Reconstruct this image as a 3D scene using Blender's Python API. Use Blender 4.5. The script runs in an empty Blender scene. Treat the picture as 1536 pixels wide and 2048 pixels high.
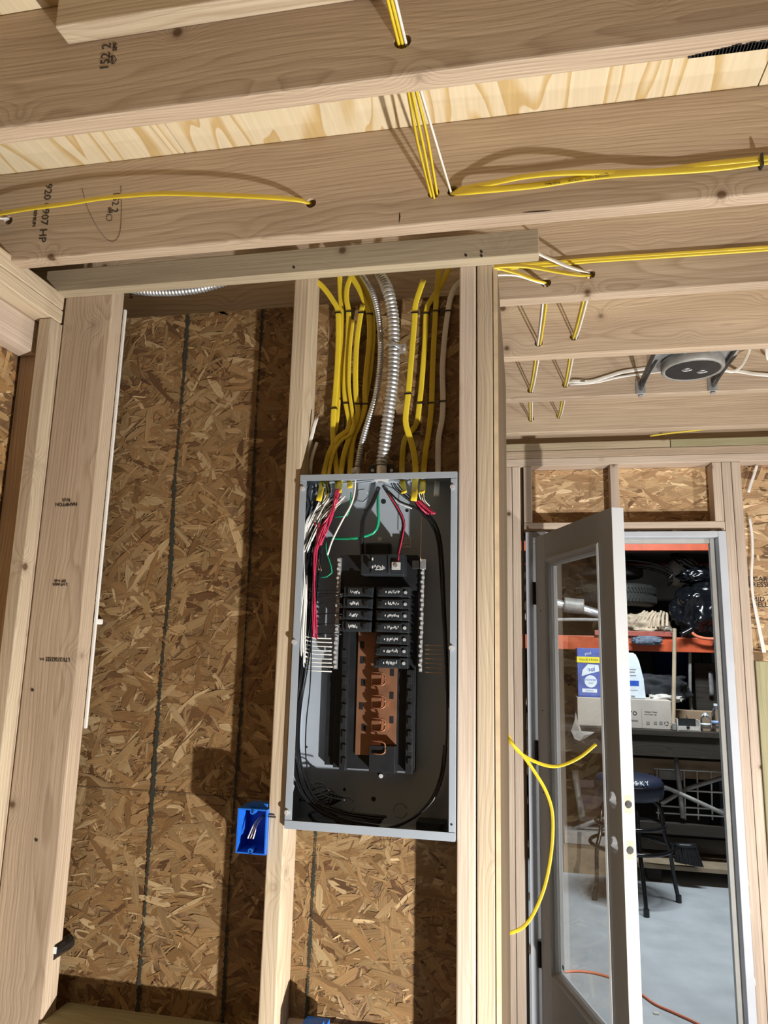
import bpy, bmesh, math, random
import numpy as np
from mathutils import Vector, Matrix

# ------------------------------------------------------------------ camera
C = bpy.context.scene.collection
SC = bpy.context.scene
F = 1420.0
YAW, PITCH, ROLL = -0.1966, 0.1811, 0.0238
EYE = Vector((0.5461, -1.5445, 1.57))
fw = Vector((math.sin(YAW)*math.cos(PITCH), math.cos(YAW)*math.cos(PITCH), math.sin(PITCH)))
r0 = Vector((math.cos(YAW), -math.sin(YAW), 0)); u0 = r0.cross(fw)
rt = r0*math.cos(ROLL) + u0*math.sin(ROLL)
up = -r0*math.sin(ROLL) + u0*math.cos(ROLL)
cam = bpy.data.objects.new('camera', bpy.data.cameras.new('camera')); C.objects.link(cam)
cam.matrix_world = Matrix(((rt.x, up.x, -fw.x, EYE.x), (rt.y, up.y, -fw.y, EYE.y), (rt.z, up.z, -fw.z, EYE.z), (0, 0, 0, 1)))
cam.data.sensor_fit = 'VERTICAL'; cam.data.sensor_height = 36; cam.data.lens = F/2048*36
cam.data.clip_start = 0.02
SC.camera = cam

# ------------------------------------------------------------------ light
SC.view_settings.view_transform = 'Standard'; SC.view_settings.look = 'None'
SC.view_settings.gamma = 1; SC.view_settings.use_curve_mapping = False
SC.view_settings.exposure = 0.0
w = bpy.data.worlds.new('night'); SC.world = w; w.use_nodes = True
w.node_tree.nodes['Background'].inputs[0].default_value = (0.9, 0.95, 1, 1)
w.node_tree.nodes['Background'].inputs[1].default_value = 0.004
def lamp(name, kind, loc, power, color, size=0.05, rot=None, size_y=None):
    d = bpy.data.lights.new(name, kind); d.energy = power; d.color = color
    if kind == 'AREA':
        d.shape = 'RECTANGLE'; d.size = size; d.size_y = size_y or size
    else: d.shadow_soft_size = size
    o = bpy.data.objects.new(name, d); C.objects.link(o); o.location = loc
    if rot: o.rotation_euler = rot
    return o
def spot(name, loc, aim, power, color, angle, size):
    o = lamp(name, 'SPOT', loc, power, color, size)
    o.data.spot_size = math.radians(angle); o.data.spot_blend = 1.0
    o.rotation_euler = Vector(aim).to_track_quat('-Z', 'Y').to_euler(); return o
spot('work_light', (1.62, -1.06, 0.10), (-0.66, 0.62, 0.40), 420, (1, 0.97, 0.92), 158, 0.025)
spot('far_wall_fill', (2.6, 0.12, 0.75), (-0.8, 0.75, 0.30), 112, (1, 0.975, 0.94), 150, 0.03)  # added unseen fill lamp, brightens the door wall and rear joists
lamp('garage_light', 'AREA', (1.5, 3.05, 3.05), 100, (0.86, 0.94, 1), 1.2, (0, 0, 0), 0.25)

# ------------------------------------------------------------------ helpers
def at(x, y, X=None, Y=None, Z=None):
    d = rt*((x-768)/F) - up*((y-1024)/F) + fw
    if X is not None: t = (X-EYE.x)/d.x
    elif Y is not None: t = (Y-EYE.y)/d.y
    else: t = (Z-EYE.z)/d.z
    return EYE + d*t
RNG = random.Random(7)
def nodes(name):
    m = bpy.data.materials.new(name); m.use_nodes = True
    nt = m.node_tree; b = nt.nodes['Principled BSDF']
    return m, nt, b
def N(nt, t, **k):
    n = nt.nodes.new(t)
    for a, v in k.items():
        if a.startswith('i_'):
            key = a[2:]; n.inputs[int(key) if key.isdigit() else key.replace('_', ' ')].default_value = v
        else: setattr(n, a, v)
    return n
def ramp(nt, stops, interp='LINEAR'):
    n = nt.nodes.new('ShaderNodeValToRGB'); cr = n.color_ramp; cr.interpolation = interp
    while len(cr.elements) < len(stops): cr.elements.new(0.5)
    for e, (p, c) in zip(cr.elements, stops): e.position = p; e.color = (*c, 1)
    return n
def L(nt, a, b): nt.links.new(a, b)
def mathn(nt, op, a, b=None):
    n = nt.nodes.new('ShaderNodeMath'); n.operation = op
    for i, v in enumerate((a, b)):
        if v is None: continue
        if isinstance(v, (int, float)): n.inputs[i].default_value = v
        else: L(nt, v, n.inputs[i])
    return n.outputs[0]
def mix(nt, fac, a, b, mode='MIX'):
    n = nt.nodes.new('ShaderNodeMix'); n.data_type = 'RGBA'; n.blend_type = mode
    for s, v in ((n.inputs[0], fac), (n.inputs[6], a), (n.inputs[7], b)):
        if isinstance(v, (int, float)): s.default_value = v
        elif isinstance(v, tuple): s.default_value = (*v, 1)
        else: L(nt, v, s)
    return n.outputs[2]
def plain(name, col, rough=0.5, metal=0.0, var=0.12, scale=30, bump=0.0, alpha=None, spec=None, coat=0):
    m, nt, b = nodes(name)
    tc = N(nt, 'ShaderNodeTexCoord'); nz = N(nt, 'ShaderNodeTexNoise', i_Scale=scale, i_Detail=4)
    L(nt, tc.outputs['Object'], nz.inputs['Vector'])
    c0 = tuple(max(0, c*(1-var)) for c in col); c1 = tuple(min(1, c*(1+var)) for c in col)
    r = ramp(nt, [(0.3, c0), (0.7, c1)]); L(nt, nz.outputs[0], r.inputs[0]); L(nt, r.outputs[0], b.inputs['Base Color'])
    b.inputs['Roughness'].default_value = rough; b.inputs['Metallic'].default_value = metal
    if spec is not None: b.inputs['Specular IOR Level'].default_value = spec
    if coat: b.inputs['Coat Weight'].default_value = coat
    if bump:
        bp = N(nt, 'ShaderNodeBump', i_Strength=bump, i_Distance=0.002); L(nt, nz.outputs[0], bp.inputs['Height']); L(nt, bp.outputs[0], b.inputs['Normal'])
    return m
def wood(name, light, dark, knotc=(0.13, 0.075, 0.04), ring=30, knots=True, contrast=0.72, stain=None, rough=0.72):
    m, nt, b = nodes(name)
    tc = N(nt, 'ShaderNodeTexCoord'); oi = N(nt, 'ShaderNodeObjectInfo')
    cx = N(nt, 'ShaderNodeCombineXYZ')
    L(nt, mathn(nt, 'MULTIPLY', oi.outputs['Random'], 37.0), cx.inputs[0])
    L(nt, mathn(nt, 'MULTIPLY', mathn(nt, 'FRACT', mathn(nt, 'MULTIPLY', oi.outputs['Random'], 17.3)), 0.16), cx.inputs[1])
    L(nt, mathn(nt, 'ADD', mathn(nt, 'MULTIPLY', mathn(nt, 'FRACT', mathn(nt, 'MULTIPLY', oi.outputs['Random'], 51.7)), 0.2), 0.06), cx.inputs[2])
    va = N(nt, 'ShaderNodeVectorMath', operation='ADD'); L(nt, tc.outputs['Object'], va.inputs[0]); L(nt, cx.outputs[0], va.inputs[1])
    P = va.outputs[0]
    # knots
    vo = N(nt, 'ShaderNodeTexVoronoi', i_Scale=6.5); L(nt, P, vo.inputs['Vector'])
    kd = vo.outputs['Distance']
    infl = mathn(nt, 'EXPONENT', mathn(nt, 'MULTIPLY', kd, -9.0))
    mp = N(nt, 'ShaderNodeMapping'); mp.inputs['Scale'].default_value = (0.05, 1, 1); L(nt, P, mp.inputs[0])
    nz = N(nt, 'ShaderNodeTexNoise', i_Scale=9.0, i_Detail=2); L(nt, mp.outputs[0], nz.inputs['Vector'])
    sp = N(nt, 'ShaderNodeSeparateXYZ'); L(nt, P, sp.inputs[0])
    rr = mathn(nt, 'SQRT', mathn(nt, 'ADD', mathn(nt, 'POWER', mathn(nt, 'ABSOLUTE', sp.outputs[1]), 2.0), mathn(nt, 'POWER', mathn(nt, 'ABSOLUTE', sp.outputs[2]), 2.0)))
    nz2 = N(nt, 'ShaderNodeTexNoise', i_Scale=1.6, i_Detail=1); L(nt, P, nz2.inputs['Vector'])
    rr = mathn(nt, 'ADD', rr, mathn(nt, 'MULTIPLY', nz.outputs[0], 0.09))
    rr = mathn(nt, 'ADD', rr, mathn(nt, 'MULTIPLY', nz2.outputs[0], 0.075))
    if knots: rr = mathn(nt, 'ADD', rr, mathn(nt, 'MULTIPLY', infl, 0.06))
    s = mathn(nt, 'FRACT', mathn(nt, 'MULTIPLY', rr, float(ring)*4.2))
    r = ramp(nt, [(0.0, light), (0.55, tuple(0.5*(a+c2) + 0.2*(a-c2) for a, c2 in zip(light, dark))), (0.86, dark), (1.0, light)]); L(nt, s, r.inputs[0])
    mp2 = N(nt, 'ShaderNodeMapping'); mp2.inputs['Scale'].default_value = (4, 260, 260); L(nt, P, mp2.inputs[0])
    fb = N(nt, 'ShaderNodeTexNoise', i_Scale=1.0, i_Detail=3); L(nt, mp2.outputs[0], fb.inputs['Vector'])
    col = mix(nt, contrast, light, r.outputs[0])
    fr = ramp(nt, [(0.25, (0.72, 0.69, 0.66)), (0.7, (1.08, 1.08, 1.08))]); L(nt, fb.outputs[0], fr.inputs[0])
    col = mix(nt, 0.85, col, fr.outputs[0], 'MULTIPLY')
    # slow tint along the board and per board
    mp3 = N(nt, 'ShaderNodeMapping'); mp3.inputs['Scale'].default_value = (1.1, 7, 7); L(nt, P, mp3.inputs[0])
    tn = N(nt, 'ShaderNodeTexNoise', i_Scale=1.3, i_Detail=2); L(nt, mp3.outputs[0], tn.inputs['Vector'])
    tr = ramp(nt, [(0.3, (0.84, 0.80, 0.78)), (0.7, (1.08, 1.07, 1.04))]); L(nt, tn.outputs[0], tr.inputs[0])
    col = mix(nt, 1.0, col, tr.outputs[0], 'MULTIPLY')
    br = ramp(nt, [(0, (0.88, 0.87, 0.87)), (1, (1.08, 1.07, 1.05))]); L(nt, mathn(nt, 'FRACT', mathn(nt, 'MULTIPLY', oi.outputs['Random'], 91.1)), br.inputs[0])
    col = mix(nt, 1.0, col, br.outputs[0], 'MULTIPLY')
    if knots:
        kr = ramp(nt, [(0.045, (1, 1, 1)), (0.062, (0.55, 0.55, 0.55)), (0.085, (0.16, 0.16, 0.16)), (0.16, (0, 0, 0))]); L(nt, kd, kr.inputs[0])
        col = mix(nt, kr.outputs[0], col, knotc)
    L(nt, col, b.inputs['Base Color']); b.inputs['Roughness'].default_value = rough
    b.inputs['Specular IOR Level'].default_value = 0.3
    bp = N(nt, 'ShaderNodeBump', i_Strength=0.25, i_Distance=0.0015)
    L(nt, mathn(nt, 'ADD', fb.outputs[0], mathn(nt, 'MULTIPLY', s, -0.25)), bp.inputs['Height']); L(nt, bp.outputs[0], b.inputs['Normal'])
    return m
M = {}
M['fir'] = wood('fir_lumber', (0.59, 0.48, 0.365), (0.42, 0.315, 0.22))
M['stud'] = wood('stud_lumber', (0.62, 0.53, 0.40), (0.48, 0.375, 0.255), ring=26)
M['grey_fir'] = wood('weathered_fir', (0.50, 0.43, 0.31), (0.40, 0.33, 0.22), contrast=0.4)
M['pink_fir'] = wood('pink_fir', (0.66, 0.56, 0.47), (0.55, 0.44, 0.355), contrast=0.4)
M['treated'] = wood('treated_lumber', (0.42, 0.40, 0.25), (0.32, 0.29, 0.16), contrast=0.5)
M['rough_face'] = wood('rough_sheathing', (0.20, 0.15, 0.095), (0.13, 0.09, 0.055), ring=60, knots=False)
M['bench_wood'] = wood('old_bench_wood', (0.05, 0.043, 0.036), (0.026, 0.022, 0.018), ring=18)
M['door_paint'] = plain('door_paint', (0.55, 0.555, 0.56), 0.45, var=0.04, scale=5)
M['bare_mortise'] = plain('bare_mortise_wood', (0.62, 0.47, 0.30), 0.7)
M['jamb_white'] = plain('jamb_white', (0.53, 0.55, 0.60), 0.5, var=0.05, scale=8)
M['jamb_grey'] = plain('weatherstrip_grey', (0.45, 0.44, 0.41), 0.5, var=0.05)
M['foam'] = plain('expanding_foam', (0.75, 0.72, 0.66), 0.9, var=0.1, bump=0.5, scale=80)
M['black'] = plain('black_plastic', (0.012, 0.013, 0.015), 0.42, var=0.3)
M['black_gloss'] = plain('black_gloss', (0.008, 0.008, 0.009), 0.16, var=0.3)
M['breaker'] = plain('breaker_black', (0.02, 0.024, 0.028), 0.38, var=0.2)
M['panel'] = plain('panel_grey_enamel', (0.33, 0.37, 0.42), 0.4, var=0.04, scale=6)
M['steel'] = plain('zinc_steel', (0.80, 0.80, 0.80), 0.34, 0.5, var=0.12, scale=60)
M['galv'] = plain('galvanised_steel', (0.60, 0.62, 0.64), 0.37, 0.78, var=0.18, scale=40)
M['dark_steel'] = plain('dark_steel', (0.06, 0.058, 0.055), 0.45, 0.6, var=0.3)
M['copper'] = plain('copper_bus', (0.40, 0.20, 0.115), 0.4, 0.7, var=0.15, scale=30)
M['yellow'] = plain('yellow_jacket', (0.74, 0.56, 0.035), 0.38, var=0.08, scale=14)
M['white_jacket'] = plain('white_jacket', (0.80, 0.78, 0.74), 0.4, var=0.06)
M['w_black'] = plain('black_insulation', (0.012, 0.012, 0.014), 0.24, var=0.2)
M['w_red'] = plain('red_insulation', (0.55, 0.03, 0.09), 0.3, var=0.15)
M['w_white'] = plain('white_insulation', (0.78, 0.77, 0.72), 0.35, var=0.06)
M['w_green'] = plain('green_insulation', (0.01, 0.33, 0.16), 0.3, var=0.15)
M['bare'] = plain('bare_copper_wire', (0.55, 0.36, 0.22), 0.35, 0.9, var=0.2)
M['ink'] = plain('black_ink', (0.035, 0.03, 0.028), 0.8, var=0.3)
M['pencil'] = plain('pencil_line', (0.16, 0.12, 0.09), 0.8, var=0.3)
M['white_print'] = plain('white_print', (0.68, 0.70, 0.72), 0.7, var=0.2, scale=900)
M['blue_box'] = plain('blue_pvc', (0.015, 0.14, 0.62), 0.38, var=0.08)
M['marker'] = plain('green_black_marker', (0.020, 0.024, 0.018), 0.85, var=0.4, scale=200)
M['bark'] = plain('bark', (0.025, 0.02, 0.017), 0.9, var=0.5, scale=90, bump=0.6)
M['orange'] = plain('orange_beam_paint', (0.54, 0.095, 0.035), 0.42, var=0.14, scale=12)
M['rust_red'] = plain('dull_red_paint', (0.36, 0.09, 0.065), 0.5, var=0.2)
M['concrete'] = plain('concrete', (0.42, 0.45, 0.465), 0.75, var=0.12, scale=5, bump=0.15)
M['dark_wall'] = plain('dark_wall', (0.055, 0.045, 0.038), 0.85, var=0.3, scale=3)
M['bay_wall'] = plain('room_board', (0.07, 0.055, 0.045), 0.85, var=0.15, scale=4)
M['rubber'] = plain('tyre_rubber', (0.028, 0.027, 0.025), 0.6, var=0.25, scale=50)
M['bag'] = plain('black_bin_bag', (0.006, 0.007, 0.009), 0.17, var=0.3, scale=20)
M['cardboard'] = plain('white_cardboard', (0.50, 0.45, 0.39), 0.8, var=0.06, scale=10)
M['brown_card'] = plain('brown_cardboard', (0.33, 0.23, 0.14), 0.85, var=0.12, scale=8)
M['sack'] = plain('beige_sack', (0.56, 0.45, 0.32), 0.85, var=0.2, scale=12)
M['plastic_white'] = plain('white_film', (0.72, 0.80, 0.85), 0.3, var=0.06)
M['blue_print'] = plain('blue_print', (0.025, 0.10, 0.50), 0.5, var=0.15)
M['pack_blue'] = plain('carton_blue', (0.05, 0.10, 0.38), 0.45, var=0.25, scale=14)
M['pack_yellow'] = plain('carton_yellow', (0.80, 0.70, 0.03), 0.5, var=0.06)
M['bin_blue'] = plain('dark_blue_bin', (0.005, 0.016, 0.075), 0.5, var=0.15)
M['grey_cloth'] = plain('grey_blue_cloth', (0.13, 0.16, 0.21), 0.9, var=0.35, scale=60)
M['dark_cloth'] = plain('charcoal_cloth', (0.016, 0.018, 0.021), 0.8, var=0.3, scale=20)
M['stick'] = plain('old_wooden_handle', (0.30, 0.23, 0.15), 0.7, var=0.15, scale=12)
M['hose'] = plain('orange_hose', (0.72, 0.20, 0.10), 0.45, var=0.1)
M['navy_vinyl'] = plain('navy_vinyl', (0.016, 0.022, 0.042), 0.36, var=0.15)
M['paper'] = plain('grey_paper', (0.55, 0.52, 0.47), 0.85, var=0.12, scale=25)
M['post_green'] = plain('green_rack_paint', (0.012, 0.05, 0.04), 0.5, var=0.15)
M['white_coat'] = plain('white_wire_coat', (0.70, 0.69, 0.66), 0.45, var=0.06)
M['leg_grey'] = plain('grey_paint_steel', (0.30, 0.29, 0.27), 0.5, 0.2, var=0.15)
def glass(name, rough=0.0, tint=(0.97, 0.985, 0.98)):
    m, nt, b = nodes(name); b.inputs['Base Color'].default_value = (*tint, 1)
    b.inputs['Transmission Weight'].default_value = 1; b.inputs['Roughness'].default_value = rough; b.inputs['IOR'].default_value = 1.45
    nz = N(nt, 'ShaderNodeTexNoise', i_Scale=3.0); r = ramp(nt, [(0.2, tuple(t*0.97 for t in tint)), (0.8, tint)])
    L(nt, nz.outputs[0], r.inputs[0]); L(nt, r.outputs[0], b.inputs['Base Color'])
    return m
M['label_blue'] = plain('faded_blue_label', (0.25, 0.33, 0.55), 0.4)
M['pane'] = glass('window_glass'); M['bottle'] = glass('clear_bottle', 0.05)
def ply():
    m, nt, b = nodes('plywood_deck')
    tc = N(nt, 'ShaderNodeTexCoord'); oi = N(nt, 'ShaderNodeObjectInfo')
    mp = N(nt, 'ShaderNodeMapping'); mp.inputs['Scale'].default_value = (1.0, 0.16, 1); mp.inputs['Rotation'].default_value = (0, 0, 0.06)
    L(nt, tc.outputs['Object'], mp.inputs[0])
    va = N(nt, 'ShaderNodeVectorMath', operation='ADD'); L(nt, mp.outputs[0], va.inputs[0])
    cx = N(nt, 'ShaderNodeCombineXYZ'); L(nt, mathn(nt, 'MULTIPLY', oi.outputs['Random'], 23.0), cx.inputs[0]); L(nt, cx.outputs[0], va.inputs[1])
    nz = N(nt, 'ShaderNodeTexNoise', i_Scale=5.5, i_Detail=2, i_Roughness=0.5, i_Distortion=0.5); L(nt, va.outputs[0], nz.inputs['Vector'])
    s = mathn(nt, 'FRACT', mathn(nt, 'MULTIPLY', nz.outputs[0], 9.0))
    r = ramp(nt, [(0, (0.74, 0.63, 0.44)), (0.60, (0.73, 0.61, 0.41)), (0.80, (0.60, 0.43, 0.20)), (0.9, (0.58, 0.40, 0.18)), (0.93, (0.74, 0.63, 0.44))]); L(nt, s, r.inputs[0])
    mp2 = N(nt, 'ShaderNodeMapping'); mp2.inputs['Scale'].default_value = (150, 5, 1); L(nt, tc.outputs['Object'], mp2.inputs[0])
    f = N(nt, 'ShaderNodeTexNoise', i_Scale=1.0, i_Detail=2); L(nt, mp2.outputs[0], f.inputs['Vector'])
    fr = ramp(nt, [(0.25, (0.9, 0.88, 0.85)), (0.7, (1.05, 1.05, 1.05))]); L(nt, f.outputs[0], fr.inputs[0])
    L(nt, mix(nt, 0.8, r.outputs[0], fr.outputs[0], 'MULTIPLY'), b.inputs['Base Color']); b.inputs['Roughness'].default_value = 0.7
    return m
M['ply'] = ply()
def osb():
    m, nt, b = nodes('osb_strand')
    vc = N(nt, 'ShaderNodeVertexColor', layer_name='Col'); uv = N(nt, 'ShaderNodeUVMap')
    mp = N(nt, 'ShaderNodeMapping'); mp.inputs['Scale'].default_value = (12, 420, 1); L(nt, uv.outputs[0], mp.inputs[0])
    nz = N(nt, 'ShaderNodeTexNoise', i_Scale=1.0, i_Detail=3); L(nt, mp.outputs[0], nz.inputs['Vector'])
    fr = ramp(nt, [(0.25, (0.62, 0.58, 0.52)), (0.7, (1.12, 1.12, 1.1))]); L(nt, nz.outputs[0], fr.inputs[0])
    L(nt, mix(nt, 0.9, vc.outputs[0], fr.outputs[0], 'MULTIPLY'), b.inputs['Base Color']); b.inputs['Roughness'].default_value = 0.5
    b.inputs['Specular IOR Level'].default_value = 0.35
    bp = N(nt, 'ShaderNodeBump', i_Strength=0.5, i_Distance=0.001); L(nt, nz.outputs[0], bp.inputs['Height']); L(nt, bp.outputs[0], b.inputs['Normal'])
    return m
M['osb'] = osb()
M['osb_base'] = plain('osb_binder', (0.17, 0.095, 0.042), 0.7, var=0.4, scale=60)

WM = {}
def wmat(o):
    m = o.matrix_basis.copy()
    return (wmat(o.parent) @ o.matrix_parent_inverse @ m) if o.parent else m
def put(o, parent):
    if parent is not None:
        o.parent = parent; o.matrix_parent_inverse = wmat(parent).inverted()
    return o
def tag(o, label=None, cat=None, group=None, kind=None):
    if label: o['label'] = label
    if cat: o['category'] = cat
    if group: o['group'] = group
    if kind: o['kind'] = kind
    return o
def thing(name, label, cat, loc, group=None):
    o = bpy.data.objects.new(name, None); C.objects.link(o); o.location = loc; o.empty_display_size = 0.05
    return tag(o, label, cat, group)
def struct(name):
    o = bpy.data.objects.new(name, None); C.objects.link(o); o['kind'] = 'structure'; return o
def link(name, me, mat, parent=None, smooth=False):
    o = bpy.data.objects.new(name, me); C.objects.link(o)
    if mat is not None: me.materials.append(M[mat] if isinstance(mat, str) else mat)
    if smooth:
        for p in me.polygons: p.use_smooth = True
    return put(o, parent)
def bm_obj(name, bm, mat, parent=None, smooth=False):
    me = bpy.data.meshes.new(name); bm.normal_update(); bm.to_mesh(me); bm.free()
    return link(name, me, mat, parent, smooth)
def add_box(bm, a, b, bev=0.0, rot=None, origin=None):
    a = Vector(a); b = Vector(b); lo = Vector(map(min, a, b)); hi = Vector(map(max, a, b))
    vs = [bm.verts.new((x, y, z)) for x in (lo.x, hi.x) for y in (lo.y, hi.y) for z in (lo.z, hi.z)]
    fs = [bm.faces.new([vs[i] for i in q]) for q in ((0, 1, 3, 2), (4, 6, 7, 5), (0, 4, 5, 1), (2, 3, 7, 6), (0, 2, 6, 4), (1, 5, 7, 3))]
    if bev:
        es = list({e for f in fs for e in f.edges})
        r = bmesh.ops.bevel(bm, geom=es, offset=bev, segments=2, affect='EDGES', profile=0.5)
        vs = list({v for f in r['faces'] for v in f.verts} | {v for v in vs if v.is_valid})
    if rot is not None:
        o = Vector(origin) if origin is not None else (lo+hi)/2
        bmesh.ops.rotate(bm, cent=o, matrix=rot, verts=[v for v in vs if v.is_valid])
def box(name, a, b, mat, parent=None, bev=0.0, rot=None, origin=None):
    bm = bmesh.new(); add_box(bm, a, b, bev, rot, origin); return bm_obj(name, bm, mat, parent)
AX = {'X': Matrix.Identity(4), 'Z': Matrix.Rotation(-math.pi/2, 4, 'Y'), 'Y': Matrix.Rotation(math.pi/2, 4, 'Z')}
def board(name, a, b, mat, parent, axis, bev=0.003, holes=(), kind=None, label=None):
    """lumber with its grain along `axis`; holes = world (x, z) drilled along Y"""
    a = Vector(a); b = Vector(b); c = (a+b)/2; h = Vector(map(abs, (b-a)/2))
    R = AX[axis]; hl = {'X': h, 'Z': Vector((h.z, h.y, h.x)), 'Y': Vector((h.y, h.x, h.z))}[axis]
    bm = bmesh.new(); add_box(bm, -hl, hl, bev)
    o = bm_obj(name, bm, mat, None)
    o.matrix_basis = Matrix.Translation(c) @ R
    if holes:
        cb = bmesh.new()
        for (x, z, rad) in holes:
            bmesh.ops.create_cone(cb, cap_ends=True, segments=20, radius1=rad, radius2=rad, depth=h.y*2+0.02,
                                  matrix=Matrix.Translation((x-c.x, 0, z-c.z)) @ Matrix.Rotation(math.pi/2, 4, 'X'))
        cut = bm_obj('cut', cb, mat, None); cut.matrix_basis = Matrix.Translation(c)
        md = o.modifiers.new('b', 'BOOLEAN'); md.object = cut; md.operation = 'DIFFERENCE'; md.solver = 'EXACT'
        dg = bpy.context.evaluated_depsgraph_get(); dg.update()
        me = bpy.data.meshes.new_from_object(o.evaluated_get(dg)); o.modifiers.clear(); o.data = me
        bpy.data.objects.remove(cut)
    put(o, parent)
    if label: o['label'] = label
    return o
def spline(pts, n):
    pts = [Vector(p) for p in pts]
    if len(pts) == 2: return [pts[0].lerp(pts[1], i/(n-1)) for i in range(n)]
    P = [pts[0]*2-pts[1]] + pts + [pts[-1]*2-pts[-2]]
    seg = [(pts[i+1]-pts[i]).length for i in range(len(pts)-1)]; tot = sum(seg); out = []
    for k in range(n):
        s = tot*k/(n-1); i = 0
        while i < len(seg)-1 and s > seg[i]: s -= seg[i]; i += 1
        t = min(1, s/max(seg[i], 1e-9)); p0, p1, p2, p3 = P[i:i+4]
        out.append(0.5*((2*p1) + (p2-p0)*t + (2*p0-5*p1+4*p2-p3)*t*t + (3*p1-p0-3*p2+p3)*t**3))
    return out
def tube_bm(bm, pts, w, h=None, seg=8, nrm=(0, -1, 0), n=None, raw=False, prof=None, ribs=False):
    """sweep an oval w wide, h thick (thin along nrm)"""
    h = h or w
    if not raw:
        ln = sum((Vector(pts[i+1])-Vector(pts[i])).length for i in range(len(pts)-1))
        n = n or max(6, min(90, int(ln/0.012))); pts = spline(pts, n)
    rings = []; nr = Vector(nrm).normalized()
    for i, p in enumerate(pts):
        t = (pts[min(i+1, len(pts)-1)] - pts[max(i-1, 0)]).normalized()
        a = t.cross(nr)
        if a.length < 0.05: a = t.cross(Vector((0.31, 0.2, 0.93)))
        a.normalize(); b = a.cross(t).normalized(); k = prof[i] if prof else 1.0
        ring = []
        for j in range(seg):
            th = 2*math.pi*(j+0.5)/seg; ca, sa = math.cos(th), math.sin(th)
            if ribs: ca = math.copysign(abs(ca)**0.7, ca); sa = math.copysign(abs(sa)**0.75, sa)*(0.72+0.28*abs(math.cos(ca*math.pi)))
            ring.append(bm.verts.new(p + a*(ca*w*0.5*k) + b*(sa*h*0.5*k)))
        rings.append(ring)
    for r1, r2 in zip(rings, rings[1:]):
        for j in range(seg): bm.faces.new((r1[j], r1[(j+1) % seg], r2[(j+1) % seg], r2[j]))
    bm.faces.new(list(reversed(rings[0]))); bm.faces.new(rings[-1])
def tube(name, pts, w, h=None, mat='black', parent=None, **k):
    bm = bmesh.new(); tube_bm(bm, pts, w, h, **k); return bm_obj(name, bm, mat, parent, True)
def disc(bm, c, r, depth, axis='Y', seg=16, r2=None):
    R = {'Y': Matrix.Rotation(math.pi/2, 4, 'X'), 'Z': Matrix.Identity(4), 'X': Matrix.Rotation(math.pi/2, 4, 'Y')}[axis]
    bmesh.ops.create_cone(bm, cap_ends=True, segments=seg, radius1=r, radius2=r if r2 is None else r2, depth=depth, matrix=Matrix.Translation(c) @ R)
def cyl(name, c, r, depth, mat, parent=None, axis='Y', seg=16, r2=None):
    bm = bmesh.new(); disc(bm, c, r, depth, axis, seg, r2); return bm_obj(name, bm, mat, parent)
def lathe(name, c, prof, mat, parent=None, seg=24, axis='Z'):
    bm = bmesh.new(); rings = []
    for r, z in prof:
        rings.append([bm.verts.new((r*math.cos(2*math.pi*j/seg), r*math.sin(2*math.pi*j/seg), z)) for j in range(seg)])
    for a, b in zip(rings, rings[1:]):
        for j in range(seg): bm.faces.new((a[j], a[(j+1) % seg], b[(j+1) % seg], b[j]))
    bm.faces.new(list(reversed(rings[0]))); bm.faces.new(rings[-1])
    bmesh.ops.remove_doubles(bm, verts=bm.verts, dist=1e-5)
    if axis == 'Y': bmesh.ops.rotate(bm, cent=(0, 0, 0), matrix=Matrix.Rotation(math.pi/2, 3, 'X'), verts=bm.verts)
    bmesh.ops.translate(bm, vec=Vector(c), verts=bm.verts); return bm_obj(name, bm, mat, parent, True)
def text(name, s, size, loc, basis, mat, parent, spin=0.0, sx=1.0):
    """flat lettering; basis = (right, up) world vectors"""
    cu = bpy.data.curves.new(name, 'FONT'); cu.body = s; cu.size = size; cu.extrude = 0.0003; cu.align_x = 'CENTER'; cu.align_y = 'CENTER'; cu.resolution_u = 2
    o = bpy.data.objects.new(name, cu); C.objects.link(o)
    dg = bpy.context.evaluated_depsgraph_get(); dg.update()
    me = bpy.data.meshes.new_from_object(o.evaluated_get(dg)); bpy.data.objects.remove(o)
    o = link(name, me, mat, None)
    a, b = Vector(basis[0]).normalized(), Vector(basis[1]).normalized(); c = a.cross(b)
    R = Matrix(((a.x, b.x, c.x), (a.y, b.y, c.y), (a.z, b.z, c.z))).to_4x4()
    o.matrix_basis = Matrix.Translation(Vector(loc)) @ R @ Matrix.Rotation(spin, 4, 'Z') @ Matrix.Diagonal((sx, 1, 1, 1))
    return put(o, parent)
XZ = ((1, 0, 0), (0, 0, 1))
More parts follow.
